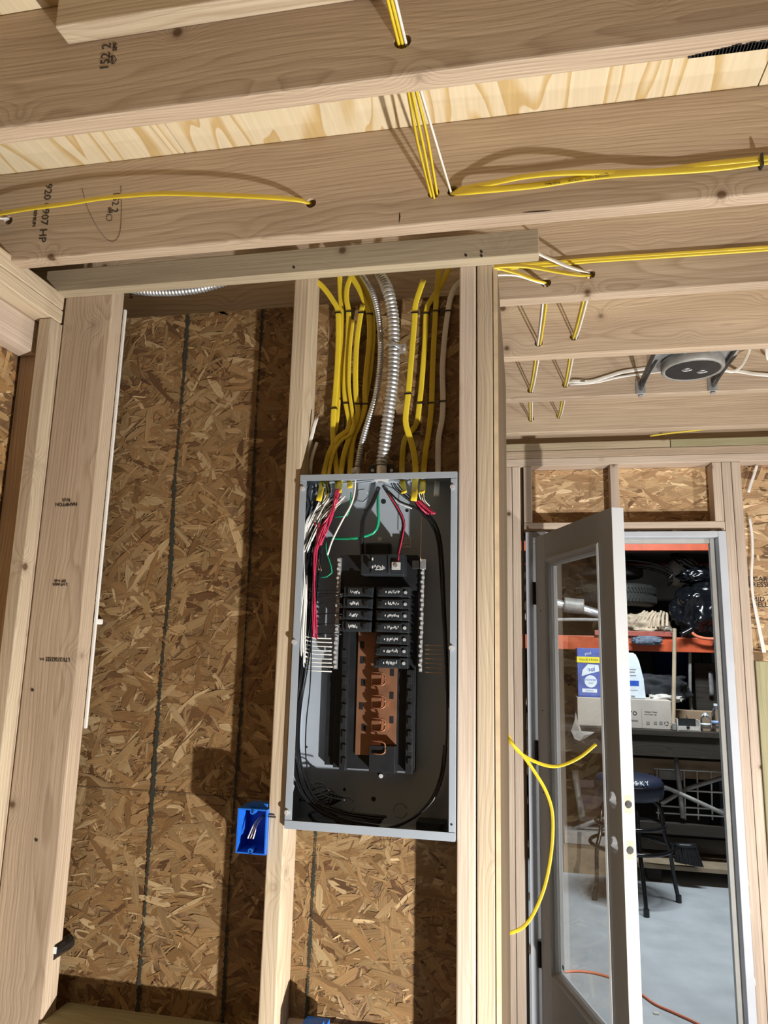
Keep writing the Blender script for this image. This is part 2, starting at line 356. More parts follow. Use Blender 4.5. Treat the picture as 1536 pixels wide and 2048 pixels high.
def strands(parent, o, u, v, W, H, n, seed, bias=0.5, bright=1.0, scale=1.0, pale=0.0):
    """thousands of wood strands lying on an OSB sheet; o corner, u/v unit axes"""
    R = np.random.default_rng(seed); o = np.array(o); u = np.array(u, float); v = np.array(v, float); nn = np.cross(u, v)
    big = R.random(n)
    ln = np.where(big < 0.32, R.uniform(0.04, 0.12, n), R.uniform(0.008, 0.05, n))*scale
    wd = np.where(big < 0.32, R.uniform(0.006, 0.024, n), R.uniform(0.0010, 0.006, n))*scale
    cx = R.random(n)*W; cy = R.random(n)*H
    an = R.normal(0, bias, n) + np.where(R.random(n) < 0.25, R.uniform(-1.5, 1.5, n), 0)
    shape = np.array([(-1, -0.5), (-0.55, -1), (0.6, -0.95), (1, -0.35), (0.85, 0.5), (0.4, 1), (-0.5, 0.9), (-0.95, 0.4)])
    k = len(shape)
    sh = shape[None]*(1+R.uniform(-0.22, 0.22, (n, k, 2)))
    lx = sh[:, :, 0]*ln[:, None]/2; ly = sh[:, :, 1]*wd[:, None]/2
    ca, sa = np.cos(an)[:, None], np.sin(an)[:, None]
    px = np.clip(cx[:, None]+lx*ca-ly*sa, 0.0005, W-0.0005); py = np.clip(cy[:, None]+lx*sa+ly*ca, 0.0005, H-0.0005)
    hz = R.uniform(0.0003, 0.0016, n)[:, None] + lx*R.normal(0, 0.008, n)[:, None] + ly*R.normal(0, 0.035, n)[:, None]
    hz = np.clip(hz, 0.0002, 0.0035)
    V = o + px[..., None]*u + py[..., None]*v + hz[..., None]*nn
    pal = np.array([(0.27, 0.165, 0.075), (0.235, 0.135, 0.058), (0.32, 0.21, 0.105), (0.19, 0.105, 0.043), (0.43, 0.31, 0.17), (0.12, 0.06, 0.027), (0.29, 0.19, 0.09)])
    ci = R.choice(len(pal), n, p=[0.26, 0.2, 0.16, 0.12, 0.08, 0.05, 0.13]); col = pal[ci]*R.uniform(0.78, 1.22, (n, 1))*bright
    col = np.where((big > 0.9)[:, None], col*1.35, col); col = col*(1-pale)+col.mean(1, keepdims=True)*pale*np.array((1.06, 1.0, 0.9))  # some slivers brightened: glints put into the strand colour
    me = bpy.data.meshes.new('strand'); me.vertices.add(n*k); me.loops.add(n*k); me.polygons.add(n)
    me.vertices.foreach_set('co', V.reshape(-1).astype(np.float32)); me.loops.foreach_set('vertex_index', np.arange(n*k, dtype=np.int32))
    me.polygons.foreach_set('loop_start', np.arange(0, n*k, k, dtype=np.int32)); me.polygons.foreach_set('loop_total', np.full(n, k, dtype=np.int32))
    at_ = me.color_attributes.new('Col', 'FLOAT_COLOR', 'POINT')
    at_.data.foreach_set('color', np.concatenate([np.repeat(col, k, 0), np.ones((n*k, 1))], 1).reshape(-1).astype(np.float32))
    uvl = me.uv_layers.new(name='UVMap'); off = R.random((n, 2))*50
    uvl.data.foreach_set('uv', np.stack([lx+off[:, :1], ly+off[:, 1:]], -1).reshape(-1).astype(np.float32))
    me.update(calc_edges=True); me.validate()
    ob = link('strand', me, 'osb', parent); ob['kind'] = 'stuff'; return ob
def marker(parent, pts, wd, seed, name='marker_line', nrm=(0, -1, 0)):
    R = random.Random(seed); bm = bmesh.new(); P = spline(pts, 420); prev = None; nr = Vector(nrm)
    for i, p in enumerate(P):
        t = (P[min(i+1, 419)]-P[max(i-1, 0)]).normalized(); a = t.cross(nr).normalized()
        k = wd*(0.55+0.25*math.sin(i*0.045+seed)+R.uniform(-0.35, 0.45))
        q = p+nr*0.004
        cur = (bm.verts.new(q-a*k*R.uniform(0.35, 0.65)), bm.verts.new(q+a*k*R.uniform(0.35, 0.65)))
        if prev: bm.faces.new((prev[0], prev[1], cur[1], cur[0]))
        prev = cur
    return bm_obj(name, bm, 'marker', parent)
def blob(name, c, size, mat, parent=None, amp=0.12, seed=0, freq=3.0, sub=4, flat=None):
    """lumpy closed surface with folds"""
    from mathutils import noise
    bm = bmesh.new(); bmesh.ops.create_icosphere(bm, subdivisions=sub, radius=1)
    for v in bm.verts:
        d = v.co.normalized()
        q = Vector((math.copysign(abs(d.x)**0.75, d.x), math.copysign(abs(d.y)**0.75, d.y), math.copysign(abs(d.z)**0.75, d.z)))
        f = 1+amp*noise.noise(d*freq+Vector((seed*3.1, 0, 0)))+amp*0.6*(1-abs(noise.noise(d*freq*2.1+Vector((0, seed*1.7, 0)))))*0.6
        v.co = Vector((q.x*size[0], q.y*size[1], q.z*size[2]))*f
        if flat is not None and v.co.z < -size[2]*flat: v.co.z = -size[2]*flat
    bmesh.ops.translate(bm, vec=Vector(c), verts=bm.verts); return bm_obj(name, bm, mat, parent, True)

# ------------------------------------------------------------------ setting
FL = struct('floor')
box('floor_slab', (-3.0, -4.2, -0.12), (5.2, 7.2, 0.0), 'concrete', FL)
CE = struct('ceiling')
ZB, ZT = 2.4315, 2.6675
JY = [-1.41, -1.005, -0.603, -0.205, 0.1576, 0.5307, 0.9175, 1.3353]
sx = at(366, 300, Z=ZT).x
for k in range(-2, 4):
    for y0, y1 in ((-4.0, -2.3), (-2.297, 0.15), (0.153, 1.73)):
        a = sx+k*1.22
        box('plywood_sheet', (max(a, -1.9)+0.0015, y0, ZT), (min(a+1.22, 4.1)-0.0015, y1, ZT+0.018), 'ply', CE)
def hp(x, y, j): p = at(x, y, Y=JY[j]); return (p.x, p.z)
H1 = hp(805, 82, 2)
H2 = [hp(867, 386, 3), hp(906, 382, 3), hp(622, 406, 3), hp(17, 441, 3)]
H3 = [hp(1180, 548, 4), hp(1092, 565, 4)]
H4 = [hp(1077, 686, 5), hp(1148, 673, 5)]
H5 = [hp(1061, 780, 6), hp(1131, 769, 6)]
H6 = [hp(1062, 838, 7), hp(1118, 832, 7)]
HOLES = {2: [(*H1, .014)], 3: [(*H2[0], .0125), (*H2[1], .0125), (*H2[2], .0115), (*H2[3], .011)], 4: [(*H3[0], .013), (*H3[1], .013)],
         5: [(*H4[0], .012), (*H4[1], .013)], 6: [(*H5[0], .012), (*H5[1], .012)], 7: [(*H6[0], .012), (*H6[1], .012)]}
JO = []
for j, y in enumerate(JY):
    JO.append(board('joist', (-1.0, y, ZB), (3.5, y+.038, ZT), 'fir', CE, 'X', 0.004, HOLES.get(j, ())))
# short board nailed to the face of the second visible joist row
p = at(142, 90, Y=-0.603); q = at(120, 62, Y=-0.641)
board('ledger_board', (p.x-0.005, -0.641, p.z), (1.0, -0.6035, p.z+0.12), 'stud', CE, 'X')
# wane with bark on the lower edge of the front joist
bm = bmesh.new()
for i in range(80):
    x = at(1375+i*7, 100, Y=-0.567).x; k = min(1, i/12)
    add_box(bm, (x, -0.5655, ZB-0.0012), (x+0.008, -0.5655-0.004-0.012*k*RNG.uniform(.7, 1), ZB+0.002))
bm_obj('bark_edge', bm, 'bark', CE)
# stamps and pencil marks on the joists
def stamp(s, x, y, Y, size, spin, parent, mat='ink', sx=1.0):
    p = at(x, y, Y=Y); return text('stamp', s, size, (p.x, Y-0.0006, p.z), XZ, mat, parent, spin, sx)
stamp('152 2', 212, 114, JY[2], 0.0235, math.pi/2, JO[2])
stamp('SPF', 231, 94, JY[2], 0.012, math.pi/2, JO[2])
ring = [at(225+8*math.cos(t), 119+9*math.sin(t), Y=JY[2]-.0006) for t in np.linspace(0, 6.283, 18)]
tube('stamp', ring, 0.0012, None, 'ink', JO[2], seg=4)
stamp('S-DRY', 225, 119, JY[2], 0.006, math.pi/2, JO[2])
stamp('920 0907 HP', 91, 426, JY[3], 0.027, -math.pi/2, JO[3], sx=1.08)
stamp('PREMIUM', 70, 434, JY[3], 0.0125, -math.pi/2, JO[3])
stamp('152 2', 231, 405, JY[3], 0.024, -math.pi/2, JO[3])
stamp('SPF', 219, 421, JY[3], 0.011, -math.pi/2, JO[3])
tube('pencil_mark', [at(x, y, Y=JY[3]-.0006) for x, y in ((164, 376), (175, 415), (195, 455), (215, 480), (230, 482), (240, 465), (243, 425), (242, 372))], 0.0011, None, 'pencil', JO[3], seg=4)
tube('stamp', [at(x, y, Y=JY[3]-.0006) for x, y in ((214, 430), (223, 430), (223, 440), (214, 440), (214, 430))], 0.0009, None, 'ink', JO[3], seg=4, n=30)
stamp('69', 262, 592, JY[4], 0.016, -math.pi/2, JO[4])
# splits in the lumber
for x0, y0, x1, y1, j in ((799, 424, 798, 446, 3), (1045, 425, 1105, 421, 3)):
    tube('split', [at(x0, y0, Y=JY[j]-.0004), at((x0+x1)/2+1, (y0+y1)/2, Y=JY[j]-.0004), at(x1, y1, Y=JY[j]-.0004)], 0.003, 0.001, 'bark', JO[j], seg=6, n=9, prof=[.1, .5, .8, 1, 1, .9, .7, .4, .1])

# ---- wall with the panel
WB = struct('wall_back')
TOPZ = 2.419
sh = box('osb_sheet', (-0.765, 0.089, 0.0), (0.484, 0.100, TOPZ), 'osb_base', WB)
strands(sh, (-0.72, 0.089, 0.35), (1, 0, 0), (0, 0, 1), 1.2, TOPZ-0.35, 19000, 3, bias=0.75, bright=0.94)
ml = lambda pts, wd, s: marker(sh, [at(x, y, Y=0.0885) for x, y in pts], wd, s)
ml([(378, 632), (369, 760), (352, 960), (342, 1160), (326, 1330), (311, 1530), (295, 1770), (274, 2048)], 0.011, 1)
ml([(526, 620), (512, 860), (500, 1120), (484, 1400), (470, 1600), (455, 1850), (446, 2048)], 0.008, 2)
ml([(634, 1650), (626, 1800), (620, 1920), (612, 2048)], 0.008, 3)
ml([(700, 620), (693, 760), (688, 930)], 0.006, 4)
tube('chalk_line', [at(x, y, Y=0.0855) for x, y in ((155, 1573), (300, 1583), (560, 1600))], 0.0011, None, 'marker', sh, seg=4, n=20)
LS = board('stud', (-0.632, 0, 0), (-0.492, 0.050, 2.47), 'fir', WB, 'Z', 0.004)
box('white_strip', (-0.4915, 0.0505, 1.35), (-0.4865, 0.058, 2.425), 'white_jacket', WB)
MS = board('stud', (0, 0, 0), (0.038, 0.0885, 2.52), 'stud', WB, 'Z')
RS = board('stud', (0.406, 0, 0), (0.444, 0.0885, 2.52), 'pink_fir', WB, 'Z', 0.003)
RS2 = board('stud', (0.4465, 0, 0), (0.4835, 0.0885, 2.52), 'stud', WB, 'Z', 0.003)
board('stud', (-0.632, 0.0505, 0), (-0.594, 0.0885, 2.43), 'stud', WB, 'Z')
bz = at(120, 2001, Y=0.0885).z
board('blocking', (-0.4905, -0.006, bz-0.038), (-0.0005, 0.0885, bz), 'treated', WB, 'X')
bz2 = at(600, 2036, Y=0.0885).z
board('blocking', (0.0385, 0.070, bz2-0.038), (0.4055, 0.0885, bz2), 'fir', WB, 'X')
p = at(1078, 507, Y=-.035)
RB = board('ribbon_board', (-0.668, -0.036, p.z), (p.x, -0.0005, p.z+0.062), 'grey_fir', WB, 'X', 0.002)
stamp('HAMPTON', 133, 1009, -0.0005, 0.0125, math.pi, LS)
stamp('PLUS', 133, 1000, -0.0005, 0.0105, math.pi, LS)
stamp('LTI121563325 ++', 110, 1319, -0.0005, 0.0135, math.pi, LS, sx=0.82)
stamp('SPF 4-60', 121, 1162, -0.0005, 0.009, math.pi, LS)
stamp('2 HT-0020', 121, 1169, -0.0005, 0.009, math.pi, LS)
# nails in the ribbon board
for x, y in ((588, 535), (932, 511), (963, 504), (963, 512)):
    q = at(x, y, Y=-0.0365); cyl('nail', (q.x, -0.0365, q.z), 0.0028, 0.002, 'dark_steel', RB)
for x, y in ((65, 1380), (73, 1680)):
    q = at(x, y, Y=-0.0005); cyl('nail', (q.x, -0.0005, q.z), 0.0035, 0.002, 'dark_steel', LS)
# sheathing on the right side of the closet, seen almost edge on
SD = struct('wall_side')
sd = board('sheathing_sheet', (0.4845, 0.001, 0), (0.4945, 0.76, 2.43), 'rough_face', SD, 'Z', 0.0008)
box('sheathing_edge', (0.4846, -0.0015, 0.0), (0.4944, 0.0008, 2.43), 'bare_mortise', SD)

# ---- left wall
WL = struct('wall_left')
zt0 = at(60, 538, X=-0.632).z
zA = at(60, 573, X=-0.632).z; zB = at(60, 603, X=-0.632).z
board('top_plate', (-0.722, -3.8, zA+.001), (-0.632, -0.002, zt0), 'stud', WL, 'Y')
board('top_plate', (-0.722, -3.8, zB), (-0.632, -0.002, zA-.001), 'stud', WL, 'Y')
board('header', (-0.748, -3.8, zB-0.085), (-0.690, -0.002, zB-.001), 'pink_fir', WL, 'Y')
board('stud', (-0.670, -0.042, 0), (-0.634, -0.002, zB-.001), 'stud', WL, 'Z')
board('stud', (-0.748, 0.0, 0), (-0.634, 0.0385, zB), 'fir', WL, 'Z')
for y in (-0.43, -0.84, -1.25, -1.66, -2.06): board('stud', (-0.722, y, 0), (-0.632, y+.038, zB-.001), 'stud', WL, 'Z')
so = box('osb_sheet', (-0.762, -3.8, 0), (-0.7495, 0.088, 2.43), 'osb_base', WL)
strands(so, (-0.7495, -1.3, 0.9), (0, 1, 0), (0, 0, 1), 1.3, 1.5, 7000, 5, bias=0.6, bright=1.5, scale=1.2)

# ---- far wall with the door
WF = struct('wall_far')
YF = 1.74
def fx(x, y=1000): return at(x, y, Y=YF).x
zh0, zh1 = 2.085, 2.125
zp = [2.392, 2.429, 2.466, 2.503]
board('top_plate', (-0.75, YF, zp[0]), (3.5, YF+.089, zp[1]-.001), 'pink_fir', WF, 'X')
board('top_plate', (-0.75, YF, zp[1]), (3.5, YF+.089, zp[2]-.001), 'fir', WF, 'X')
xs = at(1341, 888, Y=YF).x
board('cap_plate', (-0.75, YF+.004, zp[2]), (xs-.001, YF+.089, zp[3]), 'grey_fir', WF, 'X')
board('cap_plate', (xs+.001, YF+.002, zp[2]), (3.5, YF+.089, zp[3]), 'treated', WF, 'X')
board('rim_joist', (-0.75, YF+.05, zp[3]+.001), (3.5, YF+.089, ZT), 'fir', WF, 'X')
for a, b in ((0.459, 0.496), (0.498, 0.535)): board('stud', (a, YF, 0), (b, YF+.089, zp[0]-.001), 'pink_fir', WF, 'Z')
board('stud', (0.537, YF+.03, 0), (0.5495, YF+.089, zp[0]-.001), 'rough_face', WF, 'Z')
board('cripple', (0.550, YF, zh1+.001), (0.588, YF+.089, zp[0]-.001), 'pink_fir', WF, 'Z')
board('cripple', (0.937, YF, zh1+.001), (0.975, YF+.089, zp[0]-.001), 'pink_fir', WF, 'Z')
xr = at(1455, 1100, Y=YF).x
xr0 = fx(1439, 990)
board('cripple', (xr-.042, YF, zh1+.001), (xr-.004, YF+.089, zp[0]-.001), 'pink_fir', WF, 'Z')
board('header', (0.550, YF, zh0), (xr-.003, YF+.089, zh1), 'pink_fir', WF, 'X')
board('stud', (xr-.002, YF, 0), (xr+.036, YF+.089, zp[0]-.001), 'pink_fir', WF, 'Z')
board('stud', (xr+.038, YF, 0), (xr+.076, YF+.089, zp[0]-.001), 'pink_fir', WF, 'Z')
for k in (1, 2, 3, 4): board('stud', (xr+.038+.406*k, YF, 0), (xr+.076+.406*k, YF+.089, zp[0]-.001), 'pink_fir', WF, 'Z')
board('blocking', (xr+.078, YF-.012, 0), (xr+.14, YF+.03, at(1520, 1322, Y=YF).z), 'treated', WF, 'Z')
s1 = box('osb_sheet', (0.50, YF+.09, zh1-.05), (xr+.03, YF+.102, 2.49), 'osb_base', WF)
strands(s1, (0.55, YF+.09, zh1), (1, 0, 0), (0, 0, 1), xr-0.55, zp[0]-zh1, 2000, 8, bias=0.28, bright=2.25, scale=1.8, pale=0.22)
s2 = box('osb_sheet', (xr+.031, YF+.09, 0), (3.5, YF+.102, 2.49), 'osb_base', WF)
strands(s2, (xr+.04, YF+.09, 0.0), (1, 0, 0), (0, 0, 1), 1.9, zp[0], 9500, 9, bias=0.28, bright=2.2, scale=1.8, pale=0.22)
s3 = box('osb_sheet', (-0.75, YF+.09, 0), (0.499, YF+.102, 2.49), 'osb_base', WF)
strands(s3, (-0.1, YF+.09, 0.0), (1, 0, 0), (0, 0, 1), 0.59, zp[0], 1600, 12, bias=0.28, bright=0.9, scale=1.8)
for s, x, y in (('E CARE', 1519, 1159), ('PRESSE', 1519, 1170), ('MID A', 1524, 1199), ('DELLE', 1524, 1210)):
    p = at(x, y, Y=YF+.087); text('stamp', s, 0.030, (p.x, YF+.0862, p.z), XZ, 'ink', s2)
# enclosing boards of the room behind the camera
WR = struct('wall_right')
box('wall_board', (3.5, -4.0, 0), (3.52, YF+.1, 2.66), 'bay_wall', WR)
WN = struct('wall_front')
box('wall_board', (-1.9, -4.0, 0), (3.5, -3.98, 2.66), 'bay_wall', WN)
# garage shell
GW = struct('wall_garage')
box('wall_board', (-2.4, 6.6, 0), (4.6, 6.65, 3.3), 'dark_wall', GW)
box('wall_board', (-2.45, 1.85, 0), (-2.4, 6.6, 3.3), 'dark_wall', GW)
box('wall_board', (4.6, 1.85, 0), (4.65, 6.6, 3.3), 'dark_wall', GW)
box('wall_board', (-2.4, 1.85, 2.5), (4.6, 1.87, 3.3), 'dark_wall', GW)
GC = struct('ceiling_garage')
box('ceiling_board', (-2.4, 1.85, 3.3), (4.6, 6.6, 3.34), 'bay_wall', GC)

# ------------------------------------------------------------------ door
D1 = struct('door_1')
A = Vector((0.598, 1.698, 0)); dv = Vector((0.3305, -0.9438, 0)); nv = Vector((0.9438, 0.3305, 0)); WD = 0.7565
Zt, Zb = 2.05, 0.02
LM = Matrix(((dv.x, nv.x, 0, A.x), (dv.y, nv.y, 0, A.y), (0, 0, 1, 0), (0, 0, 0, 1)))  # leaf space: x along leaf, y thickness
def lobj(name, bm, mat, parent, smooth=False):
    bmesh.ops.transform(bm, matrix=LM, verts=bm.verts); bmesh.ops.recalc_face_normals(bm, faces=bm.faces); return bm_obj(name, bm, mat, parent, smooth)
def lbox(name, a, b, mat, parent, bev=0.0):
    bm = bmesh.new(); add_box(bm, a, b, bev); return lobj(name, bm, mat, parent)
gl, gr, gt, gb = 0.155, 0.612, 1.905, 0.33
def drill(o, cyls):
    cb = bmesh.new()
    for c, r, dep, ax in cyls: disc(cb, c, r, dep, ax, 24)
    bmesh.ops.transform(cb, matrix=LM, verts=cb.verts); bmesh.ops.recalc_face_normals(cb, faces=cb.faces)
    cut = bm_obj('cut', cb, None)
    md = o.modifiers.new('b', 'BOOLEAN'); md.object = cut; md.solver = 'EXACT'
    dg = bpy.context.evaluated_depsgraph_get(); dg.update()
    me = bpy.data.meshes.new_from_object(o.evaluated_get(dg)); o.modifiers.clear(); o.data = me; bpy.data.objects.remove(cut)
LF = lbox('door_leaf', (gr+.035, 0, Zb), (WD, .044, Zt), 'door_paint', D1, 0.0015)   # latch stile carries the leaf
lbox('stile', (0, 0, Zb), (gl-.035, .044, Zt), 'door_paint', LF, 0.0015)
lbox('rail', (gl-.0351, 0, gt+.035), (gr+.0351, .044, Zt), 'door_paint', LF, 0.0008)
lbox('rail', (gl-.0351, 0, Zb), (gr+.0351, .044, gb-.035), 'door_paint', LF, 0.0008)
z1, z2 = 1.073, 0.934
drill(LF, [((0.692, .022, z1), .027, .06, 'Y'), ((0.692, .022, z2), .027, .06, 'Y'), ((.745, .022, z1), .0125, .1, 'X'), ((.745, .022, z2), .0125, .1, 'X')])
for z in (z1, z2):
    o = lbox('mortise', (WD-.0005, .009, z-.028), (WD+.0006, .035, z+.028), 'bare_mortise', LF); drill(o, [((WD, .022, z), .0125, .02, 'X')])
def mould(y0, y1, prof):
    """glazing bead around the pane: nested sloped frames"""
    bm = bmesh.new(); rings = []
    for (ins, y) in prof:
        x0, x1, za, zb = gl-.035+ins, gr+.035-ins, gb-.035+ins, gt+.035-ins
        rings.append([bm.verts.new(c) for c in ((x0, y, za), (x1, y, za), (x1, y, zb), (x0, y, zb))])
    for a, b in zip(rings, rings[1:]):
        for j in range(4): bm.faces.new((a[j], a[(j+1) % 4], b[(j+1) % 4], b[j]))
    return lobj('glazing_bead', bm, 'door_paint', LF)
mould(0, 0, [(0, .0), (.0, -.004), (.008, -.007), (.014, -.002), (.02, .001), (.026, .003), (.034, .012), (.036, .020)])
mould(0, 0, [(0, .044), (.0, .048), (.008, .051), (.014, .046), (.026, .041), (.034, .032), (.036, .024)])
lbox('pane', (gl-.005, .020, gb-.005), (gr+.005, .024, gt+.005), 'pane', LF)
for z in (1.80, 1.12, 0.33):
    hb = bmesh.new(); add_box(hb, (-.030, -.002, z-.05), (.001, .012, z+.05), .001); disc(hb, (-.012, -.005, z), .0065, .1, 'Z', 12)
    lobj('hinge', hb, 'black', LF)
for x, z in ((0.06, 1.30), (0.055, 0.60), (0.055, 0.97), (0.056, 1.72)):
    b_ = bmesh.new(); disc(b_, (x, -.0005, z), .003, .003, 'Y', 10); lobj('nail_hole', b_, 'black', LF)
lbox('sticker', (gl+.02, .0185, gb+.02), (gl+.035, .0197, gb+.035), 'w_green', LF)
FR = box('door_frame', (0.556, 1.716, 0), (0.588, 1.856, 2.078), 'jamb_white', D1, 0.002)
xi = at(1436, 1090, Y=1.73).x
box('jamb', (xi, 1.716, 0), (xi+.032, 1.856, 2.078), 'jamb_white', FR, 0.002)
box('head', (0.5885, 1.716, 2.053), (xi-.0005, 1.856, 2.078), 'jamb_white', FR, 0.002)
box('stop', (xi-.022, 1.775, 0), (xi-.0005, 1.80, 2.0525), 'jamb_grey', FR, 0.002)
box('stop', (xi-.012, 1.802, 0), (xi-.0005, 1.85, 2.0525), 'jamb_white', FR, 0.002)
box('stop', (0.5885, 1.775, 2.033), (xi-.023, 1.80, 2.0525), 'jamb_grey', FR, 0.002)
box('stop', (0.5885, 1.775, 0), (0.605, 1.80, 2.0325), 'jamb_grey', FR, 0.002)
box('threshold', (0.556, 1.716, 0.0), (xi+.032, 1.856, 0.018), 'dark_steel', FR)
bm = bmesh.new()
for i in range(60):
    t = RNG.random()
    if i < 25: c = (0.56+(xi-.54)*t, 1.726+RNG.random()*.05, 2.0805)
    elif i < 46: c = (xi+.035, 1.73+RNG.random()*.04, 0.25+1.8*t)
    else: c = (0.552, 1.73+RNG.random()*.03, 0.3+1.75*t)
    r = bmesh.ops.create_icosphere(bm, subdivisions=1, radius=RNG.uniform(.006, .012)); s = (2.2, 1, .6) if i < 25 else (.45, 1, 2.6)
    for v in r['verts']: v.co = Vector((v.co.x*s[0]+c[0], v.co.y*s[1]+c[1], v.co.z*s[2]+c[2]))
tag(bm_obj('foam_bead', bm, 'foam', FR, True), kind='stuff')

# ------------------------------------------------------------------ electrical panel
X0, X1, Zp0, Zp1 = 0.0405, 0.4035, 1.176, 1.946
YP = -0.008; YBK = 0.084
EP = thing('electrical_panel', 'open grey steel breaker panel without cover, set between two studs', 'breaker panel', ((X0+X1)/2, 0.04, Zp0))
bk = box('back_plate', (X0, YBK-.0015, Zp0), (X1, YBK, Zp1), 'panel', EP)
for nm, a, b in (('side_plate', (X0, YP, Zp0), (X0+.0015, YBK-.0016, Zp1)), ('side_plate', (X1-.0015, YP, Zp0), (X1, YBK-.0016, Zp1)),
                 ('top_plate', (X0+.0016, YP, Zp1-.0015), (X1-.0016, YBK-.0016, Zp1)), ('bottom_plate', (X0+.0016, YP, Zp0), (X1-.0016, YBK-.0016, Zp0+.0015))):
    box(nm, a, b, 'panel', EP)
YL = YP-.0015
box('flange', (X0, YL, Zp1-.014), (X1, YP-.0001, Zp1+.0005), 'panel', EP, .0004)
box('flange', (X0, YL, Zp0-.0005), (X1, YP-.0001, Zp0+.0165), 'panel', EP, .0004)
box('flange', (X0, YL, Zp0+.0175), (X0+.016, YP-.0001, Zp1-.015), 'panel', EP, .0004)
box('flange', (X1-.0135, YL, Zp0+.0175), (X1, YP-.0001, Zp1-.015), 'panel', EP, .0004)
def screw(name, p, r, parent, mat='steel', depth=.003):
    bm = bmesh.new(); disc(bm, (p[0], p[1], p[2]), r, depth, 'Y', 14, r)
    add_box(bm, (p[0]-r*.85, p[1]-depth*.5-.0004, p[2]-r*.14), (p[0]+r*.85, p[1]-depth*.5, p[2]+r*.14), rot=Matrix.Rotation(RNG.random()*3, 3, 'Y'))
    return bm_obj(name, bm, mat, parent)
for x, y in ((605, 977), (905, 974), (588, 1284), (903, 1296), (574, 1625)):
    p = at(x, y, Y=YL-.002); screw('cover_screw', (p.x, YL-.002, p.z), .0055, EP)
p = at(903, 1649, Y=YL); cyl('screw_hole', (p.x, YL-.0002, p.z), .0022, .0008, 'black', EP)
# knockouts and mounting holes in the back plate
for x, y, r in ((731, 1021, .004), (814, 1021, .004), (689, 1579, .0035), (613, 1494, .0025), (747, 1598, .005), (767, 1003, .006)):
    p = at(x, y, Y=YBK-.002); cyl('mounting_hole', (p.x, YBK-.0018, p.z), r, .0008, 'black', EP)
for x, y, r in ((724, 992, .016), (655, 985, .016), (636, 1582, .02), (694, 1608, .017), (800, 1620, .016)):
    p = at(x, y, Y=YBK-.002)
    tube('knockout', [(p.x+r*math.cos(t), YBK-.0022, p.z+r*math.sin(t)) for t in np.linspace(0.3, 6.0, 24)], .0022, None, 'panel', bk, seg=6)
p = at(813, 1085, Y=YBK-.003); lb = box('rating_label', (p.x-.011, YBK-.0024, p.z-.012), (p.x+.011, YBK-.0016, p.z+.012), 'white_print', bk)
bm = bmesh.new()
for k in range(9):
    for q in range(4):
        if RNG.random() < .85: add_box(bm, (p.x-.009+q*.0046, YBK-.0028, p.z+.009-k*.0022), (p.x-.0055+q*.0046, YBK-.0024, p.z+.0099-k*.0022))
tag(bm_obj('print', bm, 'ink', lb), kind='stuff')
def px(name, x0, y0, x1, y1, Ya, Yb, mat, parent, bev=.0008):
    """box whose front face (at Ya) spans the given picture rectangle"""
    a = at(x0, (y0+y1)/2, Y=Ya); b = at(x1, (y0+y1)/2, Y=Ya); c = at((x0+x1)/2, y0, Y=Ya); d = at((x0+x1)/2, y1, Y=Ya)
    return box(name, (a.x, Ya, d.z), (b.x, Yb, c.z), mat, parent, bev)
# interior base
base = px('interior_base', 672, 1158, 832, 1540, .060, .080, 'black', EP)
px('base_rail', 652, 1335, 670, 1530, .068, .080, 'black', base)
px('base_rail', 682, 1262, 694, 1542, .044, .070, 'black', base)
px('base_rail', 812, 1340, 826, 1548, .044, .070, 'black', base)
px('base_end', 738, 1492, 790, 1545, .036, .060, 'black', base)
px('main_housing', 680, 1110, 835, 1180, .050, .080, 'black', base)
hb = px('main_cap', 728, 1085, 780, 1112, .046, .075, 'black', base, .004)
for i in range(9):
    y = 1300+i*27
    px('hook_tab', 684, y, 692, y+14, .040, .0441, 'black', base, .001)
    if y > 1350: px('hook_tab', 815, y, 823, y+14, .040, .0441, 'black', base, .001)
p = at(760, 1078, Y=.045); screw('mounting_screw', (p.x, .043, p.z), .005, base)
p = at(762, 1552, Y=.05); ear = cyl('mounting_ear', (p.x, .056, p.z+.002), .010, .008, 'black', base); screw('mounting_screw', (p.x, .05, p.z), .0045, base)
# copper bus with stabs
bus = px('bus_bar', 714, 1258, 794, 1488, .0555, .0585, 'copper', EP, .0003)
px('bus_bar_foot', 711, 1440, 745, 1510, .0556, .0584, 'copper', bus, .0003)
px('bus_bar_neck', 722, 1172, 746, 1262, .0556, .0584, 'copper', bus, .0003)
for i in range(4):
    y0 = 1345+i*46
    a = at(743, y0, Y=.03); c = at(768, y0+26, Y=.03)
    pts = [(a.x, .055, a.z), (a.x+.006, .037, a.z), (c.x-.006, .035, a.z), (c.x, .037, a.z-.006), (c.x, .037, c.z+.006), (c.x-.006, .035, c.z), (a.x+.006, .037, c.z), (a.x, .055, c.z)]
    tube('stab', pts, .012, .003, 'copper', bus, seg=8, nrm=(0, 0, 1), n=26)
    px('stab_fin', 742, y0+4, 762, y0+24, .040, .0554, 'copper', bus, .002)
for x, y in ((724, 1320), (726, 1365), (722, 1412), (727, 1455), (784, 1345), (783, 1391), (783, 1440), (724, 1290)):
    px('bus_slot', x-4, y-7, x+4, y+7, .0548, .0556, 'black', bus, .0002)
